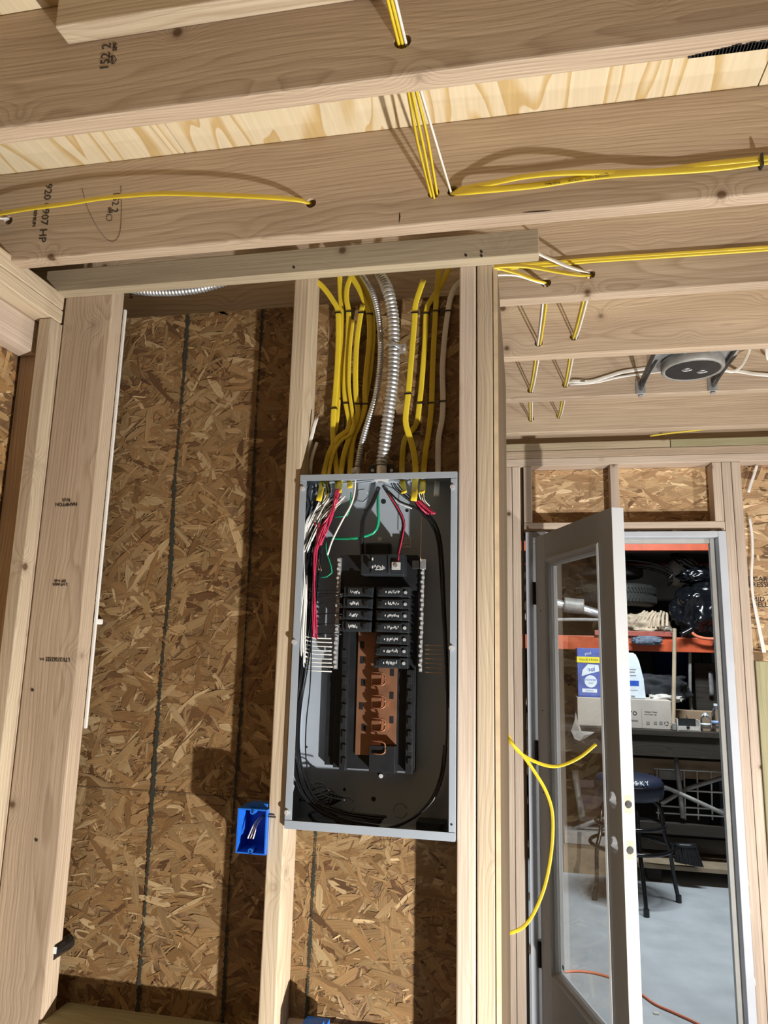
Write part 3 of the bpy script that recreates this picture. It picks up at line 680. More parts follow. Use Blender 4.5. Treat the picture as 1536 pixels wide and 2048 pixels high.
# breakers
def breaker(x0, x1, yc, side, Ya=.026, h=10.5):
    b = px('circuit_breaker', x0, yc-h, x1, yc+h, Ya, .055, 'breaker', EP, .0012)
    w = x1-x0
    if side == 'R':
        px('handle_block', x0+2, yc-h+2, x0+w*.78, yc+h-2, Ya-.005, Ya+.001, 'breaker', b, .0012)
        px('toggle', x0+w*.06, yc-6, x0+w*.18, yc+6, Ya-.011, Ya-.0045, 'black', b, .001)
        p = at(x1-8, yc+1, Y=Ya-.002); screw('terminal_screw', (p.x, Ya-.0016, p.z), .0036, b)
        ox, sgn = x0+w*.36, 1
    else:
        px('handle_block', x0+w*.12, yc-h+2, x1-2, yc+h-2, Ya-.005, Ya+.001, 'breaker', b, .0012)
        px('toggle', x1-w*.30, yc-6, x1-w*.18, yc+6, Ya-.011, Ya-.0045, 'black', b, .001)
        px('terminal_clip', x0-7, yc+2, x0+1, yc+9, Ya+.003, .03, 'dark_steel', b, .0006)
        ox, sgn = x0+w*.22, 1
    bm = bmesh.new(); R = random.Random(int(yc*7+x0))
    for k in range(11):
        q = at(ox+k*2.1 if side == 'R' else ox+k*1.7, yc+R.uniform(-2, 2), Y=Ya-.0052); hh = R.uniform(.0012, .0036)
        add_box(bm, (q.x, Ya-.0054, q.z-hh), (q.x+R.uniform(.0006, .0018), Ya-.005, q.z+hh))
    q = at(x0+w*.29 if side == 'R' else x1-w*.24, yc, Y=Ya-.0052)
    add_box(bm, (q.x-.001, Ya-.0054, q.z-.002), (q.x+.001, Ya-.005, q.z+.002))
    pr = bm_obj('print', bm, 'white_print', b); pr['kind'] = 'stuff'
    return b
for i, y in enumerate((1184, 1207, 1230, 1253)): breaker(688-i*1.4, 747-i*1.4, y, 'L')
for i, y in enumerate((1184, 1207.5, 1231, 1255, 1278.5, 1302, 1326)): breaker(753-i*0.9, 819-i*0.6, y, 'R')
mb = px('main_breaker', 722, 1108, 808, 1150, .004, .045, 'breaker', EP, .002)
px('toggle', 735, 1122, 741, 1136, -.006, .005, 'black', mb, .001)
px('cover_ridge', 742, 1110, 774, 1146, .001, .005, 'breaker', mb, .001)
px('cover_ridge', 775, 1109, 780, 1147, -.001, .005, 'breaker', mb, .001)
px('lug', 783, 1124, 800, 1139, -.003, .02, 'steel', mb, .001)
p = at(791.5, 1131, Y=-.004); screw('lug_screw', (p.x, -.0035, p.z), .0045, mb, 'galv')
bm = bmesh.new(); R = random.Random(4)
for k in range(10):
    q = at(748+k*2.3, 1134+R.uniform(-3, 3), Y=0); add_box(bm, (q.x, .0004, q.z-R.uniform(.002, .005)), (q.x+.0012, .0009, q.z+R.uniform(.001, .006)))
q = at(758, 1139, Y=0); add_box(bm, (q.x-.009, .0004, q.z-.001), (q.x+.009, .0009, q.z+.001))
for yy in (1118, 1134): q = at(745, yy, Y=0); add_box(bm, (q.x-.0015, .0004, q.z-.003), (q.x+.0015, .0009, q.z+.003))
tag(bm_obj('print', bm, 'white_print', mb), kind='stuff')
# neutral and ground bars
def bar(name, xa, ya, xb, yb, n, wd, Y):
    a = at(xa, ya, Y=Y); b = at(xb, yb, Y=Y)
    bm = bmesh.new(); tube_bm(bm, [a, (a+b)/2, b], wd, .008, seg=4, n=5); o = bm_obj(name, bm, 'galv', EP)
    for k in range(n):
        q = a.lerp(b, (k+.5)/n); screw('terminal_screw', (q.x+(.0012 if k % 2 else -.0012), Y-.0066, q.z), .0034, o, 'steel', .0026)
    return o
bar('neutral_bar', 680, 1116, 671, 1338, 24, .0125, .048)
bar('ground_bar', 847, 1124, 841, 1344, 24, .009, .048)
px('ground_lug', 824, 1121, 838, 1137, .036, .06, 'dark_steel', EP); px('ground_lug', 840, 1118, 851, 1138, .034, .06, 'galv', EP)
# wires
def wpts(l, Y): return [at(x, y, Y=(Y if len(t) == 2 else t[2])) for t in l for x, y in [t[:2]]]
def wire(name, l, Y, d, mat, **k): return tube(name, wpts(l, Y), d, None, mat, EP, seg=8, **k)
wire('service_wire', [(757, 975, .03), (745, 1005), (728, 1035), (724, 1065), (724, 1100, .03), (725, 1125, .03)], .018, .0105, 'w_black')
wire('service_wire', [(767, 972, .03), (779, 990), (797, 1020), (807, 1045), (803, 1075), (797, 1105), (795, 1130, .004)], .012, .0085, 'w_black')
wire('red_stripe', [(768, 975, .025), (780, 993), (799, 1022), (808.5, 1047), (804.5, 1076), (798.5, 1104), (796, 1126, .0)], .0072, .0030, 'w_red')
wire('ground_wire', [(756, 985, .045), (756, 1020), (757, 1045), (750, 1063), (735, 1071), (705, 1077), (660, 1076, .06)], .03, .0068, 'w_green')
wire('ground_wire', [(702, 985, .04), (698, 1025), (690, 1032), (670, 1034)], .035, .003, 'w_green')
wire('ground_wire', [(652, 1083), (653, 1105), (660, 1125), (664, 1145), (655, 1153), (641, 1155)], .035, .003, 'w_green')
wire('white_wire', [(711, 955), (709, 985), (702, 1010), (685, 1040), (665, 1080), (655, 1110)], .012, .0042, 'w_white')
wire('white_wire', [(775, 975), (785, 996), (800, 1008), (824, 1017)], .05, .0022, 'w_white')
wire('black_wire', [(777, 982), (800, 1003), (830, 1015), (855, 1035), (870, 1052), (880, 1080), (884, 1120), (886, 1170), (889, 1240), (892, 1320), (894, 1400), (893, 1480), (886, 1550), (866, 1600), (835, 1630), (790, 1652), (745, 1660)], .02, .0045, 'w_black')
R = random.Random(21)
def jit(l, a, Y, yj=.008):
    ox, oy = R.uniform(-a, a), R.uniform(-a, a)
    return [at(x+ox+R.uniform(-a, a)*.35, y+oy*.4, Y=Y+R.uniform(-yj, yj)) for x, y in l]
# black conductors dropping down the left gutter and curling along the bottom
for k in range(20):
    s = k/19
    top = [(640+R.uniform(-12, 50), 985+R.uniform(0, 35)), (622+R.uniform(-8, 26), 1040), (606+s*34, 1100)]
    mid = [(606+s*28, 1180), (601+s*24, 1260), (594+s*18, 1340), (588+s*12, 1420), (586+s*12, 1500), (592+s*18, 1560)]
    end = [(612+s*22, 1600), (650+s*16, 1632-s*18), (700, 1650-s*26), (752+s*20, 1662-s*30)]
    if k % 3 == 2: end = end[:2]+[(690, 1650), (760, 1661), (820, 1640), (862, 1602), (884, 1550), (892, 1480+s*40)]
    tube('black_wire', jit(top+mid+end, 3.0, .022+.02*(k % 3)), .0034, None, 'w_black', EP, seg=6, n=64)
for k in range(8):   # short blacks turning in under the left breakers
    y = 1186+k*20 if k < 5 else 1150+k*6
    tube('black_wire', jit([(655-k*2, 1000), (628+k, 1060), (612+k*3, 1120), (608+k*3, y-30), (622, y), (655, y+1), (682, y+2)], 2, .026), .003, None, 'w_black', EP, seg=6, n=44)
for k in range(12):   # tangle at the top left corner
    tube('black_wire', jit([(610+k*4, 966), (604+k*5, 985), (614+k*3, 1010), (604+k*4, 1040), (601+k*1.5, 1075)], 6, .035), .0028, None, 'w_black', EP, seg=6, n=30)
for k in range(8):   # loops lying in the bottom left corner
    tube('black_wire', jit([(600, 1600), (622+k*5, 1572+k*5), (650+k*3, 1572+k*3), (660+k*3, 1598), (640, 1620), (618, 1628), (640, 1648), (690, 1655)], 3, .045), .0032, None, 'w_black', EP, seg=6, n=50)
tube('black_wire', [at(x, y, Y=.012) for x, y in ((623, 1250), (622, 1330), (619, 1385), (613, 1440), (611, 1500), (616, 1545), (625, 1568), (650, 1590), (690, 1600))], .0028, None, 'w_black', EP, seg=6, n=60)
for k in range(9):   # red hots
    a = 676 + R.uniform(-3, 5)
    l = [(a, 978), (a-5, 1005), (662+R.uniform(-6, 6), 1030), (645+R.uniform(-8, 8), 1060), (634+k*.9-4, 1110), (630+k*.9-4, 1160), (629+k*.9-4, 1215), (630+k*.8-4, 1262+R.uniform(0, 18))]
    if k > 5: l = [(630+R.uniform(-4, 8), 1046), (634+R.uniform(-3, 3), 1075), (628+k*1.2-8, 1110), (627+k*1.2-8, 1170), (630+k-6, 1240), (633, 1278)]
    tube('red_wire', jit(l, 1.5, .014), .0032, None, 'w_red', EP, seg=6, n=50)
for k in range(4): tube('red_wire', jit([(668+k*3, 995), (662+k, 1030), (650+k*2, 1065), (640, 1090)], 3, .012), .003, None, 'w_red', EP, seg=6, n=24)
for k in range(9):   # whites coming down and turning in to the neutral bar
    y = 1276+k*8.2
    x = 612+R.uniform(-5, 8)
    l = [(645+R.uniform(-8, 20), 990+R.uniform(0, 20)), (618+R.uniform(-6, 14), 1040), (608+R.uniform(-4, 4), 1090), (606+R.uniform(-4, 6), 1170), (604+R.uniform(-2, 6), y-30), (611, y-6), (628, y-1), (664, y+1)]
    tube('white_wire', jit(l, 1.2, .020, .004), .0032, None, 'w_white', EP, seg=6, n=60)
for k in range(16):
    tube('white_wire', jit([(640+k*3.6, 985+R.uniform(0, 20)), (630+k*1.4, 1030), (612+k*1.2, 1065), (603+k*.6, 1105)], 4, .02), .0024, None, 'w_white', EP, seg=6, n=28)
for k in range(5):
    tube('bare_wire', jit([(680, 975), (668+k*3, 1010), (640+k*4, 1040), (622+k*3, 1090), (640, 1140)], 3, .03), .002, None, 'bare', EP, seg=5, n=28)
for k in range(5):   # right side
    tube('red_wire', jit([(830+k*3, 1000), (842+k*4, 1015), (856+k*4, 1028)], 2, .018), .0028, None, 'w_red', EP, seg=6, n=14)
for k in range(7):
    l = [(822+k*4, 985), (838+k*3, 1020), (862+k*2, 1050), (874+k*1.6, 1085), (880+k*1.5, 1150), (884+k*1.2, 1220), (889+k, 1300), (892+k, 1380+k*6)]
    tube('black_wire', jit(l, 1.5, .03), .003, None, 'w_black', EP, seg=6, n=50)
for k in range(4): tube('black_wire', jit([(782+k*4, 966), (788+k*5, 978), (806+k*4, 992), (822+k*3, 1004)], 1, .02), .0028, None, 'w_black', EP, seg=6, n=18)
for k in range(7):
    y = 1290+k*9; tube('bare_wire', jit([(850, y), (868, y+1), (890, y+2)], .6, .034, .002), .002, None, 'bare', EP, seg=5, n=8)
for k in range(3): tube('white_wire', jit([(838+k*5, 985), (842+k*4, 1000), (850+k*5, 1012)], 1, .016), .0026, None, 'w_white', EP, seg=6, n=12)
tube('bare_wire', wpts([(843, 1030), (842, 1075), (841, 1122)], .03), .0016, None, 'bare', EP, seg=5, n=10)
# spare parts left in the bottom
sb = thing('spare_breaker', 'small black breaker lying loose at the bottom right of the panel', 'breaker', (*at(870, 1654, Y=.03).xy, Zp0+.0016))
px('case', 832, 1645, 890, 1662, .03, .07, 'breaker', sb, .001); px('toggle', 876, 1650, 882, 1658, .024, .0301, 'black', sb, .001)

# ------------------------------------------------------------------ conduits
def conduit(name, label, pts, d, pitch, amp, parent_mat='galv', group=None):
    n0 = 200; P = spline(pts, n0); ln = sum((P[i+1]-P[i]).length for i in range(n0-1)); per = 6
    n = int(ln/pitch*per); P = spline(pts, n)
    prof = [1-amp+amp*abs(math.sin(math.pi*i/per))**0.7*1.0 for i in range(n)]
    bm = bmesh.new(); tube_bm(bm, P, d, None, seg=16, raw=True, prof=prof); o = bm_obj('armour', bm, parent_mat, None, True)
    t = thing(name, label, 'conduit', pts[-1], group); put(o, t); return t
c1 = conduit('flexible_conduit', 'thick ribbed metal conduit curving down into the top of the panel',
             wpts([(748, 522, .10), (757, 545, .075), (775, 580), (785, 625), (788, 680), (786, 750), (778, 820), (770, 880), (763, 930)], .03), .0300, .0101, .30)
p = at(763, 945, Y=.03)
cyl('connector', (p.x, .03, p.z), .012, .030, 'steel', c1, 'Z', 18); cyl('locknut', (p.x, .03, Zp1-.006), .020, .007, 'steel', c1, 'Z', 8)
px('connector_plate', 736, 929, 789, 948, .040, .044, 'dark_steel', c1, .001)
for x in (745, 783): q = at(x, 941, Y=.038); screw('screw', (q.x, .0385, q.z), .004, c1)
cl = px('strap_ear', 795, 688, 812, 706, .02, .024, 'galv', c1, .001); q = at(808, 697, Y=.018); screw('screw', (q.x, .0185, q.z), .003, c1)
tube('strap', [at(x, y, Y=yy) for x, y, yy in ((771, 690, .03), (776, 686, .013), (788, 687, .012), (800, 693, .02))], .012, .0015, 'galv', c1, nrm=(0, -1, 0.2))
c2 = conduit('flexible_conduit', 'thin ribbed metal conduit left of the thick one above the panel',
             wpts([(705, 520, .09), (722, 547, .07), (744, 585), (756, 628), (761, 680), (760, 735), (752, 790), (737, 840), (724, 885), (715, 932)], .045), .0152, .0060, .32)
p = at(714, 944, Y=.045); cyl('connector', (p.x, .045, p.z), .008, .022, 'steel', c2, 'Z', 12)
q = at(707, 941, Y=.036); screw('screw', (q.x, .036, q.z), .006, c2)
c3 = conduit('flexible_conduit', 'ribbed metal conduit sagging under the grey board above the left bay',
             [at(x, y, Y=.06) for x, y in ((238, 569), (262, 577), (300, 582), (350, 582), (400, 576), (440, 565), (500, 545))], .027, .0090, .30)

# ------------------------------------------------------------------ cables above the panel
NW, NT = .0136, .0056
def staple(t, x, y, Y, wd=.0145):
    p = at(x, y, Y=Y); return box('staple', (p.x-wd/2, Y-.0042, p.z-.0016), (p.x+wd/2, Y+.005, p.z+.0016), 'w_black', t)
def run_on(pts):   # the cable goes on along its joist
    e = pts[-1]; d = (e-pts[-2]); k = d.z/max(d.x, 1e-6)*.3
    return pts+[Vector((x, e.y, e.z+k*.2*(1-math.exp(-(x-e.x)*3)))) for x in np.arange(e.x+.1, 3.46, .15)]
def cable(label, l, Y, mat='yellow', cat='cable', group=None, wd=NW, th=NT, name=None, st=(), nrm=(0, -1, 0), n=None):
    pts = wpts(l, Y)
    if l[-1][0] >= 1600: pts, n = run_on(pts), 220
    t = thing(name or {'yellow': 'yellow_cable', 'white_jacket': 'white_cable'}[mat], label, cat, pts[-1], group)
    tube('jacket', pts, wd, th, mat, t, seg=12, nrm=nrm, n=n, ribs=True)
    for x, y in st: staple(t, x, y, Y, wd+.0025)
    return t
YC = .072
cable('yellow cable bending off to the upper left at the top of the leftmost strand', [(628, 560), (640, 568), (655, 585), (668, 605), (676, 625), (676, 700), (671, 780), (667, 825), (666, 868), (669, 905), (674, 948), (676, 982, .03)], YC, st=((676, 626), (668, 817)))
cable('straight yellow cable running up behind the leftmost strand', [(679, 535), (680, 570), (682, 605), (684, 640), (682, 720), (677, 790), (672, 850), (668, 868)], YC+.007)
cable('yellow cable second from the left, swinging left into the panel top', [(708, 540), (701, 555), (694, 575), (693, 600), (697, 625), (696, 680), (691, 740), (690, 790), (695, 822), (699, 845), (694, 862), (676, 876), (659, 905), (648, 945), (641, 985, .02), (637, 1002, .015)], YC, st=((697, 624), (693, 807)), wd=.0135)
cable('second yellow jacket lying against the cable second from the left', [(706, 640), (700, 700), (698, 770), (704, 820), (708, 850), (703, 868), (684, 880), (668, 905), (658, 945), (652, 1005, .02)], YC-.006, wd=.009)
cable('yellow cable with a slanted top, third from the left', [(726, 610), (721, 630), (714, 680), (711, 740), (712, 790), (716, 825), (709, 850), (698, 878), (688, 910), (682, 945), (678, 985, .02)], YC-.004, st=((723, 626), (714, 808)))
cable('yellow cable arching over from the left, fourth strand beside the thin conduit', [(693, 538), (705, 556), (719, 580), (731, 608), (738, 630), (739, 680), (734, 730), (730, 780), (730, 815), (718, 850), (706, 880), (700, 945), (700, 975, .04)], YC, st=((740, 628), (731, 808)))
cable('outer yellow cable of the arching pair beside the thin conduit', [(705, 538), (718, 552), (731, 580), (743, 625), (746, 660), (744, 700), (739, 750), (732, 790), (726, 830), (712, 862)], YC+.005)
cable('broad yellow cable with a pointed top right of the thick conduit', [(847, 560), (838, 585), (830, 612), (829, 640), (823, 710), (817, 780), (811, 835), (814, 858), (823, 885), (829, 915), (831, 945), (829, 985, .01), (827, 1002, .006)], .05, st=((830, 626), (816, 788)), wd=.0145)
cable('thin yellow cable in shade behind the broad one right of the thick conduit', [(900, 530), (885, 565), (864, 598), (853, 620), (850, 680), (845, 745), (839, 805), (832, 850), (815, 870), (807, 890), (804, 945), (808, 985, .01)], YC+.009, st=((853, 627), (841, 807)))
cable('second yellow cable from the right stud, shaded in its upper half', [(880, 530), (875, 570), (872, 610), (868, 680), (865, 750), (863, 810), (858, 860), (851, 905), (847, 948), (844, 985, .01)], YC+.008, st=((873, 622), (862, 806)))
cable('white cable hanging beside the right stud above the panel', [(925, 560), (910, 575), (900, 600), (896, 625), (890, 670), (885, 735), (886, 800), (884, 840), (877, 880), (876, 948), (873, 992, .03)], YC+.009, 'white_jacket', st=((896, 622), (885, 803)))
cable('white cable looping beside the left stud into the top left of the panel', [(634, 835), (629, 850), (624, 870), (617, 895), (608, 925), (606, 948)], .05, 'white_jacket', wd=.009)
cable('second thin white cable beside the left stud at the panel top', [(634, 885), (627, 905), (622, 925), (621, 948)], .06, 'white_jacket', wd=.008)
cable('short yellow tail in front of the thin conduit at the panel top', [(704, 880), (698, 905), (701, 948)], YC+.004, wd=.010)
# ------------------------------------------------------------------ cables in the ceiling
def span(label, a, b, sag, mat, off=0.0, wd=NW+.001, group=None, ya=0, yb=0, side=0.0):
    """cable crossing from one drilled joist to the next"""
    A_ = Vector(a); B_ = Vector(b); t = thing('yellow_cable' if mat == 'yellow' else 'white_cable', label, 'cable', b, group)
    m = (A_+B_)/2+Vector((off+side, 0, -sag))
    q1 = A_.lerp(m, .5)+Vector((side*.4, 0, -sag*.35)); q3 = m.lerp(B_, .5)+Vector((side*.2, 0, -sag*.3))
    tube('jacket', [A_+Vector((off*.3, 0, 0)), q1, m, q3, B_], wd, NT, mat, t, seg=12, nrm=(1, 0.0, 0.4), n=26, ribs=True); return t
def hv(h, y, dx=0, dz=0): return (h[0]+dx, y, h[1]+dz)
lab3 = ['yellow cable in the bundle through the front joist, left strand', 'yellow cable in the bundle through the front joist, middle strand', 'white cable in the bundle through the front joist, right strand']
h0 = (H1[0]-.02, H1[1]+.015)
for k, mt in enumerate(('yellow', 'yellow', 'white_jacket')):
    dx = (k-1)*.0075
    span(lab3[k], hv(h0, JY[1]+.03, dx*.8, .01), hv(H1, JY[2]+.03, dx*.75, -.002), 0.0, mt, wd=.011)
span('leftmost yellow cable dropping from the front joist to the second joist', hv(H1, JY[2]+.02, -.006, .002), hv(H2[0], JY[3]+.02, -.006, -.002), .004, 'yellow', -.004)
span('twisted middle yellow cable dropping from the front joist to the second joist', hv(H1, JY[2]+.021, -.001, .002), hv(H2[0], JY[3]+.02, 0, -.005), .014, 'yellow', .002)
span('rightmost yellow cable dropping from the front joist to the second joist', hv(H1, JY[2]+.02, .002, -.001), hv(H2[0], JY[3]+.02, .006, .001), -.006, 'yellow', .004)
span('white cable slanting from the front joist to the right hole of the second joist', hv(H1, JY[2]+.02, .007, .002), hv(H2[1], JY[3]+.02, -.004, .002), .003, 'white_jacket', .0)
Y3 = JY[3]-.006
YZ = (0, 0, 1)
cable('yellow cable drooping across the second joist on the left of the ceiling', [(-40, 432, -.225), (0, 427, -.228), (60, 417, -.232), (130, 408, -.233), (200, 397, -.233), (270, 390, -.232), (340, 387, -.232), (440, 390, -.232), (530, 394, -.228), (590, 399, -.216), (622, 406, -.195)], Y3, n=70, nrm=(0, -1, .3))
cable('short white cable end in a hole at the far left of the second joist', [(-14, 430, -.225), (3, 435, -.222), (19, 441, -.19)], Y3, 'white_jacket', nrm=(0, -1, .3))
cable('upper of two yellow cables running right along the second joist from the hole', [(906, 383, -.185), (925, 377, -.212), (980, 367, -.226), (1050, 353, -.232), (1128, 346, -.230), (1218, 345, -.222), (1318, 342, -.215), (1418, 328, -.213), (1536, 316, -.213), (1600, 308, -.213)], Y3, n=80, nrm=(0, -1, .2))
pt = thing('yellow_cable', 'lower printed yellow cable running right along the second joist from the hole', 'cable', at(906, 386, Y=-.2))
tube('jacket', run_on(wpts([(903, 385, -.185), (915, 385, -.215), (960, 381, -.226), (1018, 376, -.226), (1078, 370, -.224), (1168, 356, -.222), (1248, 348, -.222), (1368, 341, -.216), (1450, 334, -.213), (1536, 322, -.213), (1600, 314, -.213)], Y3)), .0165, NT, 'yellow', pt, seg=12, n=220, nrm=(0, -1, .2), ribs=True)
for k, s in enumerate(('TYPE NM-B', '12-2 AWG', 'WITH GROUND')):
    x = 1105+k*45; y = 367.5-k*6.6; p = at(x, y, Y=-.2262); text('print', s, .0062, (p.x, -.2268, p.z), ((1, 0, .055), (0, .1, 1)), 'ink', pt)
tg = at(1525, 317, Y=-.222); box('cable_tie', (tg.x-.002, -.2225, tg.z-.013), (tg.x+.002, -.2045, tg.z+.012), 'w_black', pt)
Y4 = JY[4]-.006
cable('upper yellow cable along the third joist to the right edge of the picture', [(975, 533), (1040, 529), (1110, 524), (1180, 518), (1300, 510), (1420, 502), (1536, 494), (1600, 489)], Y4, wd=.009, nrm=(0, -1, .2))
cable('lower yellow cable along the third joist to the right edge of the picture', [(975, 540), (1050, 534), (1120, 529), (1180, 523), (1300, 515), (1420, 507), (1536, 499), (1600, 494)], Y4, wd=.009, nrm=(0, -1, .2))
cable('white cable coming from behind the grey board into the right hole of the third joist', [(1020, 470, .03), (1078, 507, .08), (1110, 522, .11), (1145, 536, .13), (1180, 546, .175)], .1, 'white_jacket', nrm=(0, -1, .5))
cable('yellow cable bending right into the right hole of the third joist', [(970, 537, .08), (1000, 533, .09), (1040, 532, .10), (1080, 537, .12), (1125, 545, .13), (1160, 550, .14), (1182, 550, .175)], .1, wd=.0135, nrm=(0, -1, .5))
cable('yellow cable bending right into the left hole of the third joist', [(970, 530, .08), (1005, 538, .10), (1040, 548, .12), (1070, 559, .135), (1094, 566, .175)], .1, nrm=(0, -1, .5))
cable('white cable under the yellow one into the left hole of the third joist', [(970, 551, .09), (1010, 549, .10), (1040, 552, .12), (1070, 562, .138), (1093, 569, .175)], .1, 'white_jacket', wd=.009, nrm=(0, -1, .5))
nm = ['third and fourth', 'fourth and fifth', 'fifth and sixth']
for k, (ha, hb, ja, jb) in enumerate(((H3, H4, 4, 5), (H4, H5, 5, 6), (H5, H6, 6, 7))):
    for s, (sa, sb_) in enumerate((((1, 0) if k == 0 else (0, 0)), ((0, 1) if k == 0 else (1, 1)))):
        side = ('left', 'right')[s]
        a = ha[s] if k else (H3[1] if s == 0 else H3[0]); b = hb[s]
        for q, mt in enumerate(('yellow', 'white_jacket')):
            sgn = -1 if (s == 0 and k == 0) else 1
            dx = (-.005, .005)[q]*sgn
            span('%s cable in the %s pair hanging between the %s joists' % (('yellow', 'white')[q], side, nm[k]), hv(a, JY[ja]+.025, dx), hv(b, JY[jb]+.02, dx*.8, -.002*q), .012, mt, 0, .011)
Y6 = JY[6]-.006
cable('upper white cable running along the fifth joist to the round light housing', [(1132, 766, .935), (1145, 762), (1180, 763), (1215, 753), (1250, 743), (1300, 736), (1345, 733, .86)], Y6, 'white_jacket', nrm=(0, -1, .2), st=((1165, 763),))
cable('lower white cable running along the fifth joist to the round light housing', [(1132, 768, .935), (1150, 768), (1190, 765), (1235, 755), (1280, 748), (1345, 741, .86)], Y6, 'white_jacket', wd=.008, nrm=(0, -1, .2))
cable('white cable running right from the round light housing along the fifth joist', [(1440, 741, .84), (1480, 743), (1510, 748), (1536, 750), (1600, 757)], Y6, 'white_jacket', nrm=(0, -1, .2))
cable('white cable looping up from the right end of the round light housing', [(1448, 741, .82), (1466, 743, .84), (1480, 735, .86), (1490, 720, .88), (1498, 702, .9), (1501, 690, .9)], Y6, 'white_jacket', wd=.010)
cable('white cable hanging at the right edge of the picture beside the light housing', [(1533, 690, .88), (1534, 712, .88), (1540, 722, .89), (1560, 728, .9)], Y6, 'white_jacket', wd=.010)
cable('yellow cable glimpsed in the dark gap behind the last joist', [(1300, 872, 1.6), (1345, 866, 1.6), (1400, 860, 1.6), (1450, 853, 1.6)], 1.6, nrm=(0, 0, 1))
# white cables on the far wall
cable('white cable slanting down right of the door under the top plate', [(1514, 930), (1508, 950), (1501, 970), (1497, 985)], 1.80, 'white_jacket', wd=.012)
cable('white cable bowing along the edge of the right door stud', [(1499, 1035), (1504, 1070), (1505, 1110), (1503, 1150), (1506, 1195), (1515, 1245), (1527, 1305)], 1.79, 'white_jacket', wd=.011)
cable('second white cable falling beside the bowed one right of the door', [(1508, 1200), (1518, 1250), (1530, 1305)], 1.80, 'white_jacket', wd=.010)
# loose yellow ends left of the door
YY = .80
cable('loose yellow cable end curving up to the right in front of the door glass', [(1006, 1452, .80), (1014, 1468), (1034, 1500), (1063, 1520), (1098, 1532), (1125, 1530), (1160, 1514), (1192, 1488)], .74, wd=.0105, nrm=(-.3, -.8, .5))
cable('long loose yellow cable end hanging in a bow down beside the door', [(1006, 1450, .80), (1018, 1480), (1045, 1510), (1070, 1545), (1093, 1585), (1105, 1630), (1103, 1700), (1090, 1770), (1068, 1825), (1045, 1855), (1018, 1867)], .72, wd=.0105, nrm=(-.5, -.8, .1), n=60)

# ------------------------------------------------------------------ recessed light housing
p = at(1385, 737, Z=2.445)
RL = thing('recessed_light', 'round black recessed light housing on a metal pan between the joists', 'light', (p.x, p.y, 2.445))
lathe('trim_ring', (p.x, p.y, 2.442), [(.080, .004), (.080, -.002), (.088, -.006), (.094, .0), (.094, .022), (.090, .030), (.0, .030)][::-1], 'leg_grey', RL, 40)
cyl('cover_disc', (p.x, p.y, 2.4395), .0805, .003, 'black', RL, 'Z', 40)
box('mounting_pan', (p.x-.125, p.y-.085, 2.474), (p.x+.125, p.y+.085, 2.478), 'galv', RL, .001)
box('pan_lip', (p.x-.125, p.y-.088, 2.462), (p.x+.125, p.y-.0855, 2.478), 'galv', RL)
box('junction_box', (p.x-.123, p.y-.03, 2.479), (p.x-.04, p.y+.08, 2.55), 'galv', RL, .001)
bm = bmesh.new()
for dx, dy in ((-.02, -.01), (.03, .012)):
    c0 = Vector((p.x+dx, p.y+dy, 2.4375)); tube_bm(bm, [c0+Vector((.016*math.cos(t), .010*math.sin(t), 0)) for t in np.linspace(0, 5.2, 14)], .003, seg=6)
bm_obj('cover_tab', bm, 'steel', RL, True)
for x0 in (p.x-.128, p.x+.105):
    a = Vector((x0, JY[5]+.039, 2.470)); b = Vector((x0, JY[6]-.001, 2.470))
    hbx = box('hanger_bar', a-Vector((.003, 0, .009)), b+Vector((.003, 0, .009)), 'dark_steel', RL)
    box('hanger_foot', (x0-.016, JY[6]-.004, 2.4325), (x0+.016, JY[6]-.0005, 2.485), 'galv', hbx, .001)
    box('hanger_lip', (x0-.006, JY[6]-.004, 2.425), (x0+.008, JY[6]+.012, 2.4305), 'galv', hbx, .001)
    tube('hanger_strap', [(x0+.02, p.y-.02, 2.475), (x0+.008, (p.y+JY[6])/2, 2.462), (x0, JY[6]-.006, 2.445)], .010, .002, 'dark_steel', hbx, nrm=(0, 0, 1))

# ------------------------------------------------------------------ blue boxes and small things on the back wall
def blue_box(label, x0, y0, x1, y1, Ya):
    a = at(x0, y0, Y=Ya); b = at(x1, y1, Y=Ya); xa, xb, za, zb = a.x, b.x, b.z, a.z; d = .065
    t = thing('outlet_box', label, 'electrical box', ((xa+xb)/2, Ya+d, za)); w_ = .0028
    box('back', (xa, Ya+d-w_, za), (xb, Ya+d, zb), 'blue_box', t)
    for aa, bb in (((xa, Ya, za), (xa+w_, Ya+d-w_, zb)), ((xb-w_, Ya, za), (xb, Ya+d-w_, zb)), ((xa+w_, Ya, zb-w_), (xb-w_, Ya+d-w_, zb)), ((xa+w_, Ya, za), (xb-w_, Ya+d-w_, za+w_))): box('side', aa, bb, 'blue_box', t)
    for z in (zb-.006, za+.006):
        o = cyl('screw_boss', ((xa+xb)/2, Ya+.012, z), .0055, .024, 'blue_box', t); cyl('screw_hole', ((xa+xb)/2, Ya-.0004, z), .002, .0006, 'black', o)
    box('nail_bracket', (xb-.045, Ya+.012, zb), (xb-.004, Ya+.035, zb+.010), 'blue_box', t, .001)
    return t, xa, xb, za, zb
t, xa, xb, za, zb = blue_box('blue plastic outlet box nailed to the middle stud below the panel', 476, 1616, 530, 1711, -.012)
for k in range(3): tube('conductor', [(xa+.022+k*.006, -.002, za+.028), (xa+.030+k*.004, .012, (za+zb)/2+.01), (xa+.042+k*.002, .03, zb-.02)], .003, None, ('w_white', 'bare', 'w_white')[k], t, seg=6)
cyl('nail', (.004, -.004, at(535, 1633, Y=-.004).z), .0016, .03, 'dark_steel', t, 'X', 8)
tb, *_ = blue_box('second blue outlet box cut by the bottom edge beside the middle stud', 596, 2064, 640, 2150, -.004)
p = at(192, 1243, Y=.07)
